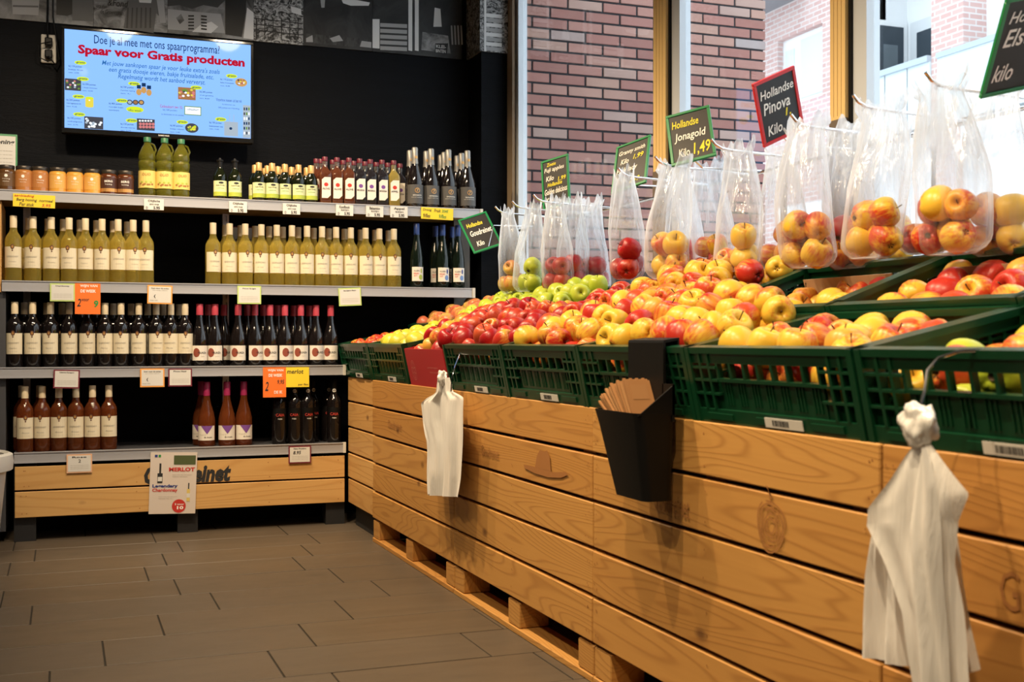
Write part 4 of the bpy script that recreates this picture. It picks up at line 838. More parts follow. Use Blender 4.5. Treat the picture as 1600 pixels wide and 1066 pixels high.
# ================================================================== crates (local: x depth, y along, z up)
CL, CD, CH = .596, .392, .168
def crate_wall(L, H, parent, name, back=False):
    """wall in the local plane x=0..0.02, y 0..L, built from bars, fins, slats"""
    t = .020; mb = MB()
    mb.box(-.004, t, 0, L, H-.014, H)                                   # rim
    mb.box(0, t*.7, 0, L, H-.036, H-.014)                               # upper bar
    mb.box(-.002, t, 0, L, 0, .030)                                     # base bar
    for k in range(3): mb.box(-.006, -.002, L*(.10+.32*k), L*(.10+.32*k)+L*.17, .008, .022)
    for yy in (0, L-.016): mb.box(-.006, t, yy, yy+.016, 0, H)          # corner columns
    for yy in (.040, .075, L-.055, L-.090): mb.box(-.003, t*.6, yy, yy+.008, .03, H-.014)
    for zz in (.062, .092, .120): mb.box(-.003, t*.5, .016, .115, zz, zz+.005); mb.box(-.003, t*.5, L-.115, L-.016, zz, zz+.005)
    mb.box(.006, t*.6, .115, L-.115, .028, .096)                        # lower panel
    mb.box(-.001, t*.6, .110, L-.110, .092, .099)
    n = max(4, int((L-.23)/.052)); w = (L-.23)/n
    for k in range(n+1): yy = .115+k*w; mb.box(0, t*.6, yy-.004, yy+.004, .095, H-.03)
    for k in range(n):
        for j in range(3):
            yy = .115+k*w+.012+j*.011; mb.box(.0035, .006, yy, yy+.004, .040, .088)
    mb.box(.008, t*.6, .016, .115, .03, .06); mb.box(.008, t*.6, L-.115, L-.016, .03, .06)
    return mb.obj(name, M['green_plastic'], parent)
def make_crate():
    t = thing('green_crate', 'crate', 'crate')
    MB().box(.004, CD-.004, .004, CL-.004, 0, .008).obj('base', M['green_plastic'], t)
    crate_wall(CL, CH, t, 'front_wall')
    b = crate_wall(CL, CH, t, 'back_wall'); b.location = (CD, CL, 0); b.rotation_euler = (0, 0, math.pi)
    s = crate_wall(CD-.04, CH, t, 'side_wall'); s.location = (CD-.02, 0, 0); s.rotation_euler = (0, 0, math.pi/2)
    s = crate_wall(CD-.04, CH, t, 'side_wall'); s.location = (.02, CL, 0); s.rotation_euler = (0, 0, -math.pi/2)
    l = MB().box(-.0075, -.006, CL*.42-.065, CL*.42+.065, .005, .025).obj('barcode_label', M['white'], t)
    mb = MB(); y = CL*.42-.018
    while y < CL*.42+.04:
        q = random.choice([.001, .002, .003]); mb.box(-.0079, -.0075, y, y+q, .009, .021); y += q+random.choice([.0012, .002])
    mb.obj('barcode', M['ink'], l)
    return t
cr0 = make_crate(); first = [True]
def crate(row, y0, label):
    o = cr0 if first[0] else copy_tree(cr0); first[0] = False
    o.location = (X1, y0, Z1) if row == 1 else (X2, y0, Z2); o.rotation_euler = (0, -(T1 if row == 1 else T2), 0)
    o['label'] = label; o['category'] = 'crate'; o['group'] = 'green plastic fruit crates'
    return o
# ------------------------------------------------------------------ apples
def apple_mesh(v):
    prof = [(.0015, .021), (.004, .0235), (.0075, .0285), (.012, .0325), (.018, .0345), (.025, .0325), (.031, .027), (.0355, .018), (.0375, .007), (.037, -.004), (.0345, -.0145), (.030, -.0235), (.0245, -.030), (.018, -.0335), (.0125, -.0345), (.008, -.0325), (.004, -.0300), (.001, -.029)]
    s = [(1, 1), (1.02, .93), (.95, 1.04)][v]
    mb = MB().lathe([(r*s[0], z*s[1]) for r, z in prof], 18, closed=False)
    mb.v = [(x*(1+.03*math.sin(3*math.atan2(y, x)+v)), y*(1+.03*math.sin(3*math.atan2(y, x)+v)), z+.0015*math.sin(5*math.atan2(y, x))*(z < -.02)) for x, y, z in mb.v]
    mb.add([mb.v[k] for k in range(18)], [tuple(range(18))]); n = len(mb.v); mb.add([mb.v[17*18+k] for k in range(18)], [tuple(reversed(range(18)))])
    me = mb.mesh('apple'); me.shade_smooth(); return me
AM = {}
for k, m in A.items():
    for v in range(3):
        me = apple_mesh(v); me.materials.append(m); AM[k, v] = me
stem_me = MB().tube([(0,0,.024),(.001,.001,.034),(.004,.002,.045)], [.0012,.0011,.0016], 6).mesh('stem', True); stem_me.materials.append(M['stem'])
cal_me = MB().lathe([(.0065, -.0325), (.004, -.0295), (.0005, -.029)], 8, closed=False).mesh('calyx'); cal_me.materials.append(M['stem'])
stk_me = MB().add([((.0379)*math.cos(a)*math.cos(b), .0379*math.sin(a)*math.cos(b), .004+.0379*math.sin(b)*.9) for a, b in [(.24*math.cos(2*math.pi*k/12), .24*math.sin(2*math.pi*k/12)) for k in range(12)]], [tuple(range(12))]).mesh('fruit_sticker'); stk_me.materials.append(M['sticker'])
ALL = []                                                                # accepted centres
def put_apple(kind, p, label, group, s=1.0, rot=None, sticker=.0):
    o = link('apple', AM[kind, random.randrange(3)]); o.location = p; o.scale = (s, s, s)
    o.rotation_euler = rot or (random.gauss(0, .75)+random.choice((0, 0, 0, 1.4, -1.4)), random.gauss(0, .7)-.35, random.uniform(0, 6.28))
    tag(o, label, 'apple', group); link('stem', stem_me, o); link('calyx', cal_me, o)
    if random.random() < sticker: link('fruit_sticker', stk_me, o)
    ALL.append((Vector(p), .036*s)); return o
def heap(row, y0, kind, label, group, f, L=CL, D=CD, depth=.075, tries=2600, s0=1.0, sticker=0, kinds=None, box=None):
    X, Z, T = (X1, Z1, T1) if row == 1 else (X2, Z2, T2)
    ct, st_ = math.cos(T), math.sin(T); c = []
    for _ in range(tries):
        r = .037*s0; a = random.uniform(r+.012, L-r-.012); b = random.uniform(r+.016, D-r-.012); top = CH+f(a/L, b/D)
        n = top-random.random()**1.5*depth
        c.append((n+random.uniform(-.004, .004), a, b))
    c.sort(reverse=True)
    cnt = 0
    for n, a, b in c:
        if n < .045: continue
        p = Vector((X+b*ct-n*st_, y0+a, Z+b*st_+n*ct)); s = s0*random.uniform(.93, 1.06)
        if all((p-q).length > (.0362*s+r)*.97 for q, r in ALL if abs(p.y-q.y) < .09):
            put_apple(random.choice(kinds) if kinds else kind, p, label, group, s, sticker=sticker); cnt += 1
    return cnt
cnts = []
fl = lambda h: (lambda a, b: h)
# front row
crate(1, 5.30, 'green crate nearest the wine shelves, mostly hidden in the corner'); cnts.append(heap(1, 5.30, 'jona', 'orange-yellow apple in the corner crate beside the wine shelf', 'apples in the corner crate', fl(-.03), tries=900))
crate(1, 4.695, 'green crate of yellow-green apples left of the red carton'); cnts.append(heap(1, 4.695, 'yellowgreen', 'yellow-green apple in the crate left of the red carton', 'yellow-green apples beside the red carton', lambda a, b: -.012+.015*b, s0=1.1))
crate(1, 3.535, 'green crate of red apples right of the red carton'); cnts.append(heap(1, 3.535, 'red', 'red apple heaped in the crate right of the red carton', 'red apples in the front crate', lambda a, b: -.015+.10*b*(.5+.5*a), s0=1.1, sticker=.2, kinds=['red','red','jona']))
crate(1, 2.935, 'green crate heaped with yellow-red apples left of the paper bag bin'); cnts.append(heap(1, 2.935, 'golden', 'yellow-red apple in the crate left of the paper bag bin', 'apples in the crate left of the bin', lambda a, b: -.012+.09*b, kinds=['golden','golden','jona'], s0=1.1))
crate(1, 2.335, 'green crate heaped with yellow apples behind the paper bag bin'); cnts.append(heap(1, 2.335, 'golden', 'yellow or blushed apple in the crate behind the paper bag bin', 'apples in the crate behind the bin', lambda a, b: -.012+.10*b*min(1, .25+a*1.2), kinds=['golden','golden','golden','jona'], s0=1.1))
crate(1, 1.735, 'green crate of yellow apples with bar code right of the bin'); cnts.append(heap(1, 1.735, 'golden', 'large yellow apple in the front crate right of the bin', 'apples in the front crate right of the bin', lambda a, b: -.010-.035*b-.03*max(0, .45-a), s0=1.14, kinds=['golden','golden','golden','jona'], tries=1300))
crate(1, 1.130, 'green crate nearest the camera with a wire hook on its rim'); cnts.append(heap(1, 1.130, 'yellowgreen', 'yellow-green apple low in the crate nearest the camera', 'apples in the nearest crate', lambda a, b: -.060, kinds=['yellowgreen','golden','green'], s0=1.12, tries=1100))
ln = MB().box(0, .30, 0, .003, 0, .12).obj('cardboard_liner', M['cardboard']); ln.location = (X1+.06, 1.30, Z1+.055); ln.rotation_euler = (0, -T1, .5); tag(ln, 'brown cardboard liner in the crate nearest the camera', 'cardboard')
# red carton
ct_ = thing('apple_carton', 'red cardboard carton of red apples between the green crates', 'carton', (X1, 4.150, Z1), (0, -T1, 0))
W = .515; Hc = .150
MB().box(-.004, 0, 0, W, 0, Hc).obj('front_panel', M['red_card'], ct_); MB().box(.38, .384, 0, W, 0, Hc).obj('back_panel', M['red_card'], ct_)
MB().box(0, .38, 0, .004, 0, Hc).obj('side_panel', M['red_card'], ct_); MB().box(0, .38, W-.004, W, 0, Hc).obj('side_panel', M['red_card'], ct_); MB().box(0, .38, .004, W-.004, 0, .004).obj('bottom', M['cardboard'], ct_)
pk = mat('pale_red_print', (.62,.20,.18), .6)
for k, (cy_, cz_, r_) in enumerate([(.43,.062,.036)]+[(.43+.018*math.cos(q), .062+.020*math.sin(q), .012) for q in (0, 1.57, 3.14, 4.71)]):
    n = 24; vs = []
    for j in range(n):
        a = 2*math.pi*j/n
        for q in (r_, r_-.0025): vs.append((-.0046, cy_+q*.8*math.cos(a), cz_+q*1.15*math.sin(a)))
    MB().add(vs, [(2*j, 2*((j+1)%n), 2*((j+1)%n)+1, 2*j+1) for j in range(n)]).obj('printed_emblem', pk, ct_)
text(ct_, 'premium apples', (-.0046, .23, .072), (0,-1,0), (0,0,1), .13, .010, pk); text(ct_, 'hand picked', (-.0046, .21, .054), (0,-1,0), (0,0,1), .10, .009, pk)
cnts.append(heap(1, 4.150, 'red', 'red apple heaped in the red cardboard carton', 'red apples in the carton', lambda a, b: -.01+.085*b*(1.1-.3*a), L=W, D=.384, s0=1.1, sticker=.15, kinds=['red','red','red','jona']))
# second row
crate(2, 5.345, 'green rear crate of russet apples beside the corner post'); cnts.append(heap(2, 5.345, 'russet', 'russet-red apple in the rear crate near the corner post', 'russet apples in the rear corner crate', fl(-.012), sticker=.2, tries=1400))
crate(2, 4.745, 'green rear crate of green apples below the first hanging bags'); cnts.append(heap(2, 4.745, 'green', 'green apple in the rear crate farther from the camera', 'green apples in the farther rear crate', lambda a, b: -.012+.03*b, sticker=.1))
crate(2, 4.145, 'green rear crate of green apples behind the red carton'); cnts.append(heap(2, 4.145, 'green', 'green apple in the rear crate behind the red carton', 'green apples behind the red carton', lambda a, b: .0+.03*b, s0=1.08, sticker=.1))
crate(2, 3.545, 'green rear crate of red apples below the red apple bags'); cnts.append(heap(2, 3.545, 'red', 'red apple in the rear crate below the red apple bags', 'red apples in the rear crate', fl(-.012), s0=1.08, sticker=.1, kinds=['red','jona','golden']))
crate(2, 2.945, 'green rear crate heaped with yellow apples left of the empty-looking crate'); cnts.append(heap(2, 2.945, 'golden', 'yellow-red apple in the heaped rear crate behind the bin', 'apples in the heaped rear crate', lambda a, b: .010+.045*math.sin(math.pi*min(1, b))*min(1, .3+a*1.5), kinds=['golden','golden','jona'], s0=1.1))
crate(2, 2.345, 'green rear crate half filled below the middle bags'); cnts.append(heap(2, 2.345, 'golden', 'orange-yellow apple low in the half filled rear crate', 'apples in the half filled rear crate', fl(-.072), kinds=['golden','jona'], s0=1.1, tries=1200))
crate(2, 1.745, 'green rear crate with cardboard below the nearest bags'); cnts.append(heap(2, 1.745, 'jona', 'orange-red apple in the rear crate below the nearest bags', 'apples in the nearest rear crate', fl(-.050), kinds=['golden','jona','jona'], s0=1.14, tries=1200))
crate(2, 1.145, 'green rear crate at the right edge of the display'); cnts.append(heap(2, 1.145, 'jona', 'orange-red apple in the rear crate at the right edge', 'apples in the rearmost right crate', fl(-.040), kinds=['golden','jona'], tries=700))
for y0, lab in ((2.50, 'brown cardboard liner in the half filled rear crate'), (1.90, 'brown cardboard liner in the rear crate below nearest bags')):
    o = MB().box(0, .003, 0, .36, 0, .13).obj('cardboard_liner', M['cardboard']); o.location = (X2+.30, y0, Z2+.125); o.rotation_euler = (0, -T2, .06); tag(o, lab, 'cardboard')
print('apples', cnts, sum(cnts))
# ================================================================== hooks and clear bags
HZ = 1.505; HX = 1.85
rail = MB().tube([(2.215, 1.2, HZ-.012), (2.215, 3.4, HZ-.012), (2.215, 5.75, HZ-.012)], .006, 10).obj('hook_rail', M['chrome'], None, smooth=True)
tag(rail, 'grey steel rail carrying the bag hooks in front of the window', 'rail')
for yy in (1.3, 3.3, 5.6): MB().box(2.209, 2.221, yy, yy+.02, 1.085, HZ-.016).obj('rail_post', M['steel'], rail)
hooksY = [5.07, 4.85, 4.60, 3.79, 3.51, 3.146, 2.725, 2.455, 2.19]
hl = ['chrome bag hook nearest the corner post', 'chrome bag hook holding the green apple bag', 'chrome bag hook between the two left chalkboards', 'chrome bag hook in front of the Granny smith chalkboard', 'chrome bag hook below the Jonagold chalkboard', 'chrome bag hook right of the Jonagold chalkboard', 'chrome bag hook in front of the red framed chalkboard', 'chrome bag hook right of the beige window post', 'chrome bag hook nearest the camera']
for y, lb in zip(hooksY, hl):
    o = MB().tube([(2.215, y, HZ-.012), (HX+.07, y, HZ), (HX+.035, y, HZ+.004), (HX+.012, y, HZ+.014), (HX-.004, y, HZ+.030)], .0045, 10).obj('bag_hook', M['chrome'], None, smooth=True)
    tag(o, lb, 'hook', 'bag hooks')
def clear_bag(x, y, w, h, label, kinds, napp, seed, ap_label, d=.062, m='bag'):
    rnd = random.Random(seed); tp = rnd.uniform(.60, .84); w *= 1.08; t = thing('plastic_bag', label, 'bag', (x, y, HZ-h), group='clear bags of apples on hooks')
    NA, NR = 56, 30; vs = []; fs = []; ph_ = [rnd.uniform(0, 6.28) for _ in range(6)]; fq = [rnd.randint(4, 7), rnd.randint(8, 12), rnd.randint(13, 17)]
    for i in range(NR):
        q = i/(NR-1); z = h*1.045*(1-q)                    # q 0 top ... 1 bottom
        if q < .08: sp = tp+.30*(1-q/.08)
        elif q < .55: e = (q-.08)/.47; e = 1-(1-e)**1.5; sp = tp+(1-tp)*e
        elif q < .90: sp = 1.0
        else: e = (q-.90)/.10; sp = math.sqrt(max(0, 1-e*e*.60))
        wr = .32*(1-min(1, q/.7))+.035
        dd = d*(.30+.70*min(1, q/.55)) * (1 if q < .90 else sp)
        for k in range(NA):
            a = 2*math.pi*k/NA; sw = .15*math.sin(2.5*q+ph_[3])
            f_ = 1+wr*(.55*math.sin(fq[0]*a+ph_[0]+sw*6)+.35*math.sin(fq[1]*a+ph_[1]-3*q)+.22*math.sin(fq[2]*a+ph_[2]+5*q))
            yy = w/2*sp*math.cos(a)*(1+.25*(f_-1)); xx = dd*math.sin(a)*f_
            zz = z+(.016*math.sin(4*a+ph_[4])+.012*math.sin(9*a+ph_[5]))*max(0, 1-q*9)
            vs.append((xx+.012*math.sin(3*q+ph_[5]), yy+.010*math.sin(4*q+ph_[4]), zz+h*.0))
    for i in range(NR-1):
        for k in range(NA): fs.append((i*NA+k, i*NA+(k+1)%NA, (i+1)*NA+(k+1)%NA, (i+1)*NA+k))
    fs.append(tuple((NR-1)*NA+k for k in range(NA)))
    MB().add(vs, fs).obj('bag_film', M[m], t, smooth=True)
    # apples lying in the bag
    base = HZ-h; pos = []
    slots = [(-.038, .0, .040), (.038, -.008, .040), (.0, .030, .058), (-.040, -.006, .108), (.036, .004, .110), (.0, -.03, .112), (.0, .02, .165)]
    for k in range(napp):
        sy, sx_, sz_ = slots[k]; kk = rnd.choice(kinds)
        o = put_apple(kk, (x+sx_+rnd.uniform(-.006,.006), y+sy*min(1.25, w/.16)+rnd.uniform(-.005,.005), base+sz_+rnd.uniform(-.004,.004)), ap_label, ap_label.replace('apple', 'apples', 1), rnd.uniform(1.0, 1.12), sticker=.25 if 'red' in kinds else .05)
    return t
bl = [(1.92, 5.07, .150, .365, 'clear bag of russet apples hanging nearest the corner post', ['russet'], 4, 'russet apple inside the bag nearest the corner post'),
 (1.93, 4.85, .150, .365, 'clear bag of green apples behind the first red apple bag', ['green'], 4, 'green apple inside a hanging clear bag'),
 (1.955, 4.60, .180, .375, 'clear bag of dark red apples under the Fuji chalkboard', ['red'], 5, 'dark red apple inside the bag under the Fuji chalkboard'),
 (2.125, 4.60, .175, .375, 'clear bag of red apples left of the Granny smith chalkboard', ['red'], 5, 'red apple inside the bag left of the Granny smith chalkboard'),
 (1.875, 3.79, .12, .365, 'narrow clear bag of red apples beside the yellow apple bags', ['red'], 4, 'red apple inside the narrow bag beside yellow apple bags'),
 (1.905, 3.51, .20, .375, 'clear bag of yellow apples under the Jonagold chalkboard, left one', ['golden'], 6, 'yellow apple inside the left bag under the Jonagold chalkboard'),
 (2.06, 3.51, .18, .375, 'clear bag of yellow apples under the Jonagold chalkboard, right one', ['golden','jona'], 5, 'yellow apple inside the right bag under the Jonagold chalkboard'),
 (1.935, 3.146, .17, .375, 'clear bag of yellow apples left of the red framed chalkboard', ['golden'], 4, 'yellow apple inside the bag left of the red framed chalkboard'),
 (2.09, 3.146, .17, .36, 'clear bag behind the one under the red framed chalkboard', ['golden','jona'], 4, 'apple inside the rear bag under the red framed chalkboard'),
 (1.90, 2.725, .19, .385, 'clear bag of red-yellow apples under the red framed chalkboard', ['jona','jona','golden'], 6, 'red-yellow apple inside the bag under the red framed chalkboard'),
 (2.04, 2.725, .17, .385, 'clear bag of apples left of the beige window post', ['golden','jona'], 5, 'apple inside the bag left of the beige window post'),
 (1.915, 2.455, .17, .375, 'clear bag of yellow apples, third from the right edge', ['golden'], 5, 'yellow apple inside the third bag from the right edge'),
 (2.08, 2.455, .15, .36, 'clear bag of apples mostly hidden behind the large right bag', ['jona'], 4, 'apple inside the bag hidden behind the large right bag'),
 (1.905, 2.19, .195, .385, 'large clear bag of orange-red apples, second from right edge', ['jona','jona','golden'], 6, 'orange-red apple inside the large second bag from right edge'),
 (2.10, 3.79, .16, .37, 'clear bag of red apples behind the narrow red apple bag', ['red','jona'], 4, 'red apple inside the bag behind the narrow red apple bag'),
 (2.02, 4.60, .16, .365, 'clear bag of red apples, middle of three on its hook', ['red'], 4, 'red apple inside the middle bag of three on one hook'),
 (2.17, 2.725, .16, .375, 'clear bag of apples nearest the glass beside the beige post', ['golden'], 4, 'yellow apple inside the bag nearest the glass by the post'),
 (2.06, 2.19, .19, .385, 'clear bag of yellow-orange apples at the right edge', ['golden','jona'], 6, 'yellow-orange apple inside the bag at the right edge')]
for i, b in enumerate(bl): clear_bag(*b[:7], 100+i, b[7])
# ================================================================== chalkboards
def board(c, X, r2, u2, frame, label, lines, flip=1, W=.148):
    """centre pixel c on plane x=X, r2/u2: image vectors (px) of its width and height; true rectangle solved in depth"""
    Y, Z = onX(c[0], c[1], X); dep = X*ST+Y*CT; k = dep/F
    rx, ry, ux, uy = r2[0]*k, r2[1]*k, u2[0]*k, u2[1]*k
    W = max(W, math.hypot(rx, ry)*1.02); a = flip*math.sqrt(max(W*W-rx*rx-ry*ry, 1e-4)); b = -(rx*ux+ry*uy)/a
    right, fwd, up = Vector((CT, -ST, 0)), Vector((ST, CT, 0)), Vector((0,0,1))
    R = right*rx+up*ry+fwd*a; U = right*ux+up*uy+fwd*b; w, h = R.length, U.length; R.normalize(); U = (U-R*U.dot(R)).normalized(); N = R.cross(U)
    o = thing('chalkboard_sign', label, 'sign', (X, Y, Z), group='price chalkboards'); mtx = Matrix((R, U, N)).transposed().to_4x4(); o.matrix_world = Matrix.Translation((X, Y, Z)) @ mtx
    MB().box(-w/2, w/2, -h/2, h/2, -.004, 0).obj('board', M['chalkboard'], o)
    f = .008
    MB().box(-w/2-.002, w/2+.002, h/2-f, h/2+.002, -.006, .003).box(-w/2-.002, w/2+.002, -h/2-.002, -h/2+f, -.006, .003).box(-w/2-.002, -w/2+f, -h/2+f, h/2-f, -.006, .003).box(w/2-f, w/2+.002, -h/2+f, h/2-f, -.006, .003).obj('frame', frame, o, bevel=.001)
    mi = o.matrix_world.inverted(); b0 = o.matrix_world @ Vector((0, -h/2+.004, -.008)); MB().tube([mi @ b0, mi @ Vector((b0.x+.03, b0.y, max(HZ-.01, b0.z-.03))), mi @ Vector((2.213, b0.y, HZ-.008))], .003).obj('clip_stem', M['chrome'], o)
    for s, u0, u1, v0, v1, m in lines: text(o, s, (-w/2+w*u0, -h/2+h*v0, .0012), (1,0,0), (0,1,0), w*(u1-u0), h*(v1-v0), M[m], .22, .012)
    return o
FG, FR = M['frame_green'], M['frame_red']
board((750, 363), 1.95, (43, 15), (-26, 54), FG, 'green framed chalkboard reading Goudreinet beside the corner post', [('Hollandse', .16, .72, .70, .82, 'chalk_y'), ('Goudreinet', .16, .92, .44, .60, 'chalk'), ('Kilo', .22, .48, .14, .28, 'chalk')], 1)
board((868, 285), 2.05, (40, 8), (-3, 78), FG, 'green framed chalkboard reading Fuji and Golden delicious', [('Zoete', .2, .55, .86, .93, 'chalk_y'), ('Fuji apples', .1, .85, .72, .83, 'chalk'), ('Kilo', .15, .45, .56, .66, 'chalk'), ('1,99', .6, .9, .5, .6, 'chalk_y'), ('Hollandse', .2, .75, .44, .52, 'chalk_y'), ('Golden delicious', .08, .93, .28, .40, 'chalk'), ('Kilo', .12, .4, .1, .22, 'chalk')], -1)
board((986, 257), 1.98, (49, 14), (13, 80), FG, 'green framed chalkboard reading Granny smith and Pink lady', [('Granny smith', .10, .88, .74, .86, 'chalk'), ('1,99', .55, .85, .58, .70, 'chalk_y'), ('Kilo', .18, .42, .56, .67, 'chalk'), ('Pink lady', .08, .70, .34, .48, 'chalk'), ('Kilo', .14, .40, .14, .26, 'chalk'), ('2,99', .5, .8, .08, .2, 'chalk_y')], -1)
board((1079, 212), 1.96, (64, 14), (-4, 84), FG, 'green framed chalkboard reading Jonagold in white and yellow', [('Hollandse', .10, .72, .70, .85, 'chalk_y'), ('Jonagold', .12, .86, .40, .60, 'chalk'), ('Kilo', .18, .44, .12, .28, 'chalk'), ('1,49', .52, .92, .08, .34, 'chalk_y')], -1)
board((1217, 167), 1.93, (68, 34), (-27, 88), FR, 'red framed chalkboard reading Pinova', [('Hollandse', .10, .92, .70, .84, 'chalk'), ('Pinova', .12, .78, .46, .64, 'chalk'), ('1,', .62, .76, .30, .44, 'chalk_y'), ('Kilo', .14, .50, .12, .28, 'chalk')], 1)
board((1602, 68), 1.93, (108, 26), (-6, 124), FG, 'green framed chalkboard reading Elstar at the right edge', [('Hollandse', .13, .95, .74, .86, 'chalk'), ('Elstar', .13, .80, .50, .68, 'chalk'), ('kilo', .10, .42, .14, .32, 'chalk')], 1)
# ================================================================== paper bag bin
by0, _ = onX(1052, 600, 1.22); by1, _ = onX(925, 640, 1.20)
bin_ = thing('paper_bag_bin', 'black plastic bin hanging from the crate rim holding paper bags', 'bin', (1.235, 2.37, 0))
bl_ = .235; zt, zb = .757, .557
def ring(x0, x1, y0, y1, z, r=.02, n=4):
    pts = []
    for cx, cy2, a0 in ((x1-r, y1-r, 0), (x0+r, y1-r, 1.5708), (x0+r, y0+r, 3.1416), (x1-r, y0+r, 4.7124)):
        for k in range(n+1): a = a0+1.5708*k/n; pts.append((cx+r*math.cos(a), cy2+r*math.sin(a), z))
    return pts
outer = [ring(-.012, .062, .004, bl_-.070, zb), ring(-.030, .064, .001, bl_-.012, zt-.035), ring(-.036, .066, .0, bl_, zt)]
inner = [ring(-.032, .062, .004, bl_-.004, zt), ring(-.008, .058, .008, bl_-.074, zb+.006)]
mb = MB(); rings = outer+inner; n = len(rings[0]); vs = [p for r_ in rings for p in r_]
fs = [(i*n+k, i*n+(k+1)%n, (i+1)*n+(k+1)%n, (i+1)*n+k) for i in range(len(rings)-1) for k in range(n)]+[tuple(reversed(range(n))), tuple((len(rings)-1)*n+k for k in range(n))]
mb.add(vs, fs).obj('body', M['black'], bin_, smooth=True)
hk = MB().prism_y([(.056, zt-.02), (.062, zt-.02), (.062, .916), (.094, .922), (.094, .89), (.098, .89), (.098, .928), (.058, .922), (.056, .916)], .045, .225).obj('hanger', M['black'], bin_)
MB().add([(-.030,.001,zt-.005),(.062,.001,zt-.005),(.062,.001,zt+.065),(-.030,.006,zt-.006),(.062,.006,zt-.006),(.062,.006,zt+.065)], [(0,1,2),(3,5,4),(0,3,4,1),(1,4,5,2),(2,5,3,0)]).obj('cheek', M['black'], bin_)
MB().box(.056, .062, .001, .05, zt-.02, zt+.065).obj('back_plate', M['black'], bin_)
# paper bags: a fan of flat bags leaning out of the bin
for k in range(14):
    t = k/13; lean = math.radians(30+32*t); L_ = .158+.050*t+.006*math.sin(k*2.3)
    o = thing('paper_bag', 'brown paper bag in the stack leaning out of the black bin, %s from the right' % ORD[k], 'paper bag', (1.250+.003*math.sin(k*1.7), 2.405+.003*k, .690-.001*k), (lean*-1, 0, 0), 'brown paper bags in the bin')
    x0, x1 = -.026, .040
    mb = MB().box(x0, x1, -.0020, .0020, -.035, L_)
    for q in range(4): xa = x0+(x1-x0)*q/4; mb.box(xa+.001, xa+(x1-x0)/8, -.0016, .0016, L_, L_+.003)
    mb.obj('paper', M['kraft'], o)
    MB().box(x0+.012, x1-.012, -.0027, -.0020, L_-.05, L_-.012).obj('fold', M['kraft'], o)
# ================================================================== hanging white bag bundles
def sheet(parent, left, right, xoff, amp, fq, ph_, seed, nu=30, nv=40, m='bag_white', name='bag_sheet'):
    """left/right: polylines in (y,z) from top to bottom; folds run down"""
    def at(pl, q):
        s = q*(len(pl)-1); i = min(int(s), len(pl)-2); e = s-i; return (pl[i][0]*(1-e)+pl[i+1][0]*e, pl[i][1]*(1-e)+pl[i+1][1]*e)
    vs = []; fs = []
    for j in range(nv+1):
        q = j/nv; a, b = at(left, q), at(right, q)
        for i in range(nu+1):
            p = i/nu; y = a[0]*(1-p)+b[0]*p; z = a[1]*(1-p)+b[1]*p
            x = xoff+amp*(math.sin(fq*p*6.28+ph_+1.5*q)+.5*math.sin(fq*2.3*p*6.28+ph_*2-2*q))*(.35+.65*min(1, q*2))+.010*noise.noise((y*8, z*6, seed))
            vs.append((x, y, z))
    for j in range(nv):
        for i in range(nu): a = j*(nu+1)+i; fs.append((a, a+1, a+nu+2, a+nu+1))
    return MB().add(vs, fs).obj(name, M[m], parent, smooth=True)
def pl(pts, X, oy, oz):
    r_ = []
    for px, py in pts: Y, Z = onX(px, py, X); r_.append((Y-oy, Z-oz))
    return r_
def wire_hook(parent, X, pts, r=.0028):
    q = [(dx, *[a-b for a, b in zip(onX(px, py, X), (parent.location.y, parent.location.z))]) for px, py, dx in pts]
    MB().tube(q, r, 8).obj('wire_hook', M['chrome'], parent, smooth=True)
def bunch(parent, r, seed):
    bm = bmesh.new(); bmesh.ops.create_icosphere(bm, subdivisions=4, radius=1.0)
    for v in bm.verts:
        d = v.co.normalized(); k = 1+.45*noise.noise(d*1.6+Vector((seed, 0, 0)))+.22*noise.noise(Vector((d.x*4, d.y*4, d.z*1.2+seed)))+.05*noise.noise(d*9)
        v.co = Vector((d.x*.6, d.y*1.0, d.z*.95))*k*r
    me = bpy.data.meshes.new('bunched_top'); bm.to_mesh(me); bm.free(); me.materials.append(M['bag_white']); me.shade_smooth()
    o = link('bunched_top', me, parent); o.location = (0, .006, .004); return o
XS = 1.255
Y, Z = onX(692, 592, XS)
b1 = thing('bag_bundle', 'bundle of thin white plastic bags hanging on the red carton side', 'bag bundle', (XS, Y, Z))
Pl = lambda pts, d=0: pl(pts, XS+d, Y, Z)
sheet(b1, Pl([(684,592),(680,614),(655,630),(657,660),(665,690),(667,740),(666,774)], .0), Pl([(700,590),(704,612),(723,622),(722,650),(720,700),(719,745),(716,777)], .0), .0, .007, 2.2, .4, 1)
sheet(b1, Pl([(686,594),(684,612),(662,632),(664,668),(668,700),(670,740),(672,772)], .018), Pl([(698,592),(702,612),(718,630),(716,668),(714,700),(712,740),(708,774)], .018), .018, .008, 3.1, 1.9, 2)
sheet(b1, Pl([(686,594),(684,612),(668,636),(670,668),(676,700),(680,740),(684,770)], .034), Pl([(700,592),(703,612),(722,626),(721,662),(719,700),(718,740),(716,768)], .034), .034, .008, 2.6, .9, 3)
bunch(b1, .026, 5)
wire_hook(b1, XS, [(705,612,0),(706,590,0),(703,572,.02),(697,556,.05),(693,542,.07),(696,538,.10),(700,545,.12)])
XS2 = 1.20
Y, Z = onX(1440, 668, XS2)
b2 = thing('bag_bundle', 'large bundle of white plastic bags hanging from the nearest crate', 'bag bundle', (XS2, Y, Z))
Pl = lambda pts, d=0: pl(pts, XS2+d, Y, Z)
sheet(b2, Pl([(1432,690),(1395,745),(1352,795),(1349,822),(1378,880),(1408,960),(1420,1085)], .0), Pl([(1450,688),(1482,730),(1515,772),(1496,815),(1488,880),(1500,960),(1512,1090)], .0), .0, .006, .9, .6, 11)
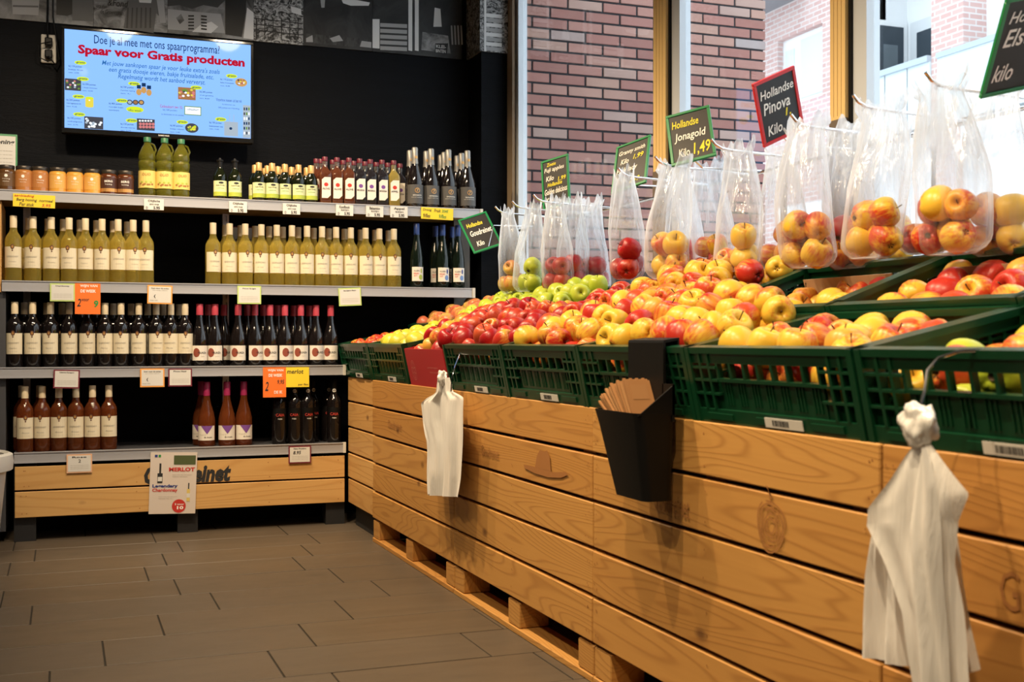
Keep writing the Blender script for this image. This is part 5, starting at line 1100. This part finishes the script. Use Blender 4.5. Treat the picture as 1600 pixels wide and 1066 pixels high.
sheet(b2, Pl([(1432,692),(1405,760),(1360,840),(1352,900),(1350,960),(1351,1026)], .030), Pl([(1446,690),(1450,760),(1440,840),(1440,900),(1446,980),(1450,1050)], .030), .030, .009, 2.4, 2.0, 12)
sheet(b2, Pl([(1440,692),(1442,760),(1450,840),(1458,900),(1464,980),(1468,1085)], .036), Pl([(1450,690),(1482,760),(1490,840),(1494,900),(1504,980),(1516,1048)], .036), .036, .010, 2.0, .2, 13)
sheet(b2, Pl([(1438,700),(1424,760),(1412,830),(1416,900),(1424,980),(1440,1090)], -.014), Pl([(1446,700),(1462,760),(1468,830),(1470,900),(1474,980),(1480,1090)], -.014), -.014, .008, .8, 1.2, 14)
bunch(b2, .034, 9)
wire_hook(b2, XS2, [(1436,682,0),(1434,650,0),(1428,612,.02),(1416,580,.04),(1417,560,.06),(1430,549,.085),(1446,548,.11),(1448,556,.12)])

# ================================================================== apples nobody can see one by one become one object
bpy.context.view_layer.update()
from mathutils.bvhtree import BVHTree
apples = [o for o in bpy.data.objects if o.name.split('.')[0] == 'apple' and o.parent is None]; aset = {o.name: k for k, o in enumerate(apples)}
VV, FF, OW = [], [], []
for o in bpy.data.objects:
    if o.type != 'MESH': continue
    n0 = o.name.split('.')[0]; top = o
    while top.parent: top = top.parent
    t0 = top.name.split('.')[0]
    if n0 == 'apple': own = aset.get(o.name, -1)
    elif t0 in ('green_crate', 'apple_carton', 'paper_bag_bin', 'bag_bundle', 'chalkboard_sign', 'paper_bag', 'pallet_box', 'cardboard_liner'): own = -1
    else: continue
    n_ = len(VV); mw = o.matrix_world; VV += [mw @ v.co for v in o.data.vertices]
    for p in o.data.polygons: FF.append([n_+k for k in p.vertices]); OW.append(own)
bvh = BVHTree.FromPolygons(VV, FF)
cam_p = Vector((0, 0, CAMZ)); score = []; rt, fw = Vector((CT, -ST, 0)), Vector((ST, CT, 0))
for ai, o in enumerate(apples):
    c = o.location; dep = (c-cam_p).dot(fw); vis = 0
    if dep > .2:
        for a in range(-3, 4):
            for b in range(-3, 4):
                if a*a+b*b > 10: continue
                q = c+rt*(a*.0115)+Vector((0, 0, b*.0115))-cam_p; zz = q.dot(fw); px = 800+F*q.dot(rt)/zz; py = 533-F*q.z/zz
                if not (0 <= px < 1600 and 0 <= py < 1066): continue
                hit = bvh.ray_cast(cam_p, q.normalized())
                if hit[2] is not None and OW[hit[2]] == ai: vis += 1
    score.append((vis/37*(F*.074/max(dep, .2))**2, o))
score.sort(key=lambda q: -q[0])
seen = [q for q in score if q[0] > 12]
print('apples visible', len(seen), 'of', len(apples))
rest = [q[1] for q in score[min(300, len(seen)):]]
mb = MB(); mats_ = list(A.values())
for o in rest:
    mw = o.matrix_basis; mi_ = mats_.index(o.data.materials[0])
    mb.add([mw @ v.co for v in o.data.vertices], [tuple(p.vertices) for p in o.data.polygons], mi_)
    for ch in list(o.children): bpy.data.objects.remove(ch)
    bpy.data.objects.remove(o)
fill = mb.obj('loose_apples', mats_, None, smooth=True); fill['kind'] = 'stuff'; tag(fill, 'apples lying deeper in the crates under the top layer', 'apples')

# each countable apple gets a label by its look and place
LOOK = {'golden': 'yellow', 'jona': 'orange-red', 'red': 'red', 'green': 'green', 'yellowgreen': 'yellow-green', 'russet': 'russet'}
look_of = {m.name: LOOK[k] for k, m in A.items()}
grp = {}
for o in bpy.data.objects:
    if o.parent is None and o.get('category') == 'apple': grp.setdefault(o['group'], []).append(o)
for g, os_ in grp.items():
    place_ = g.split('apples ', 1)[1]; bag = place_.startswith('inside')
    key = (lambda o: -o.location.z) if bag else (lambda o: o.location.x)
    os_.sort(key=key); nb = 2 if bag else 3 if len(os_) > 8 else 1
    for bi in range(nb):
        part = os_[len(os_)*bi//nb:len(os_)*(bi+1)//nb]
        part.sort(key=lambda o: (o.location.x*CT-o.location.y*ST)/(o.location.x*ST+o.location.y*CT))
        nm_ = ('upper', 'lower')[bi] if bag else ('front row', 'middle row', 'back row')[bi] if nb == 3 else ''
        for k, o in enumerate(part): o['label'] = ' '.join(('%s apple %s %s from left %s' % (look_of[o.data.materials[0].name], nm_, ORD[k] if k < 20 else 'last', place_)).split())
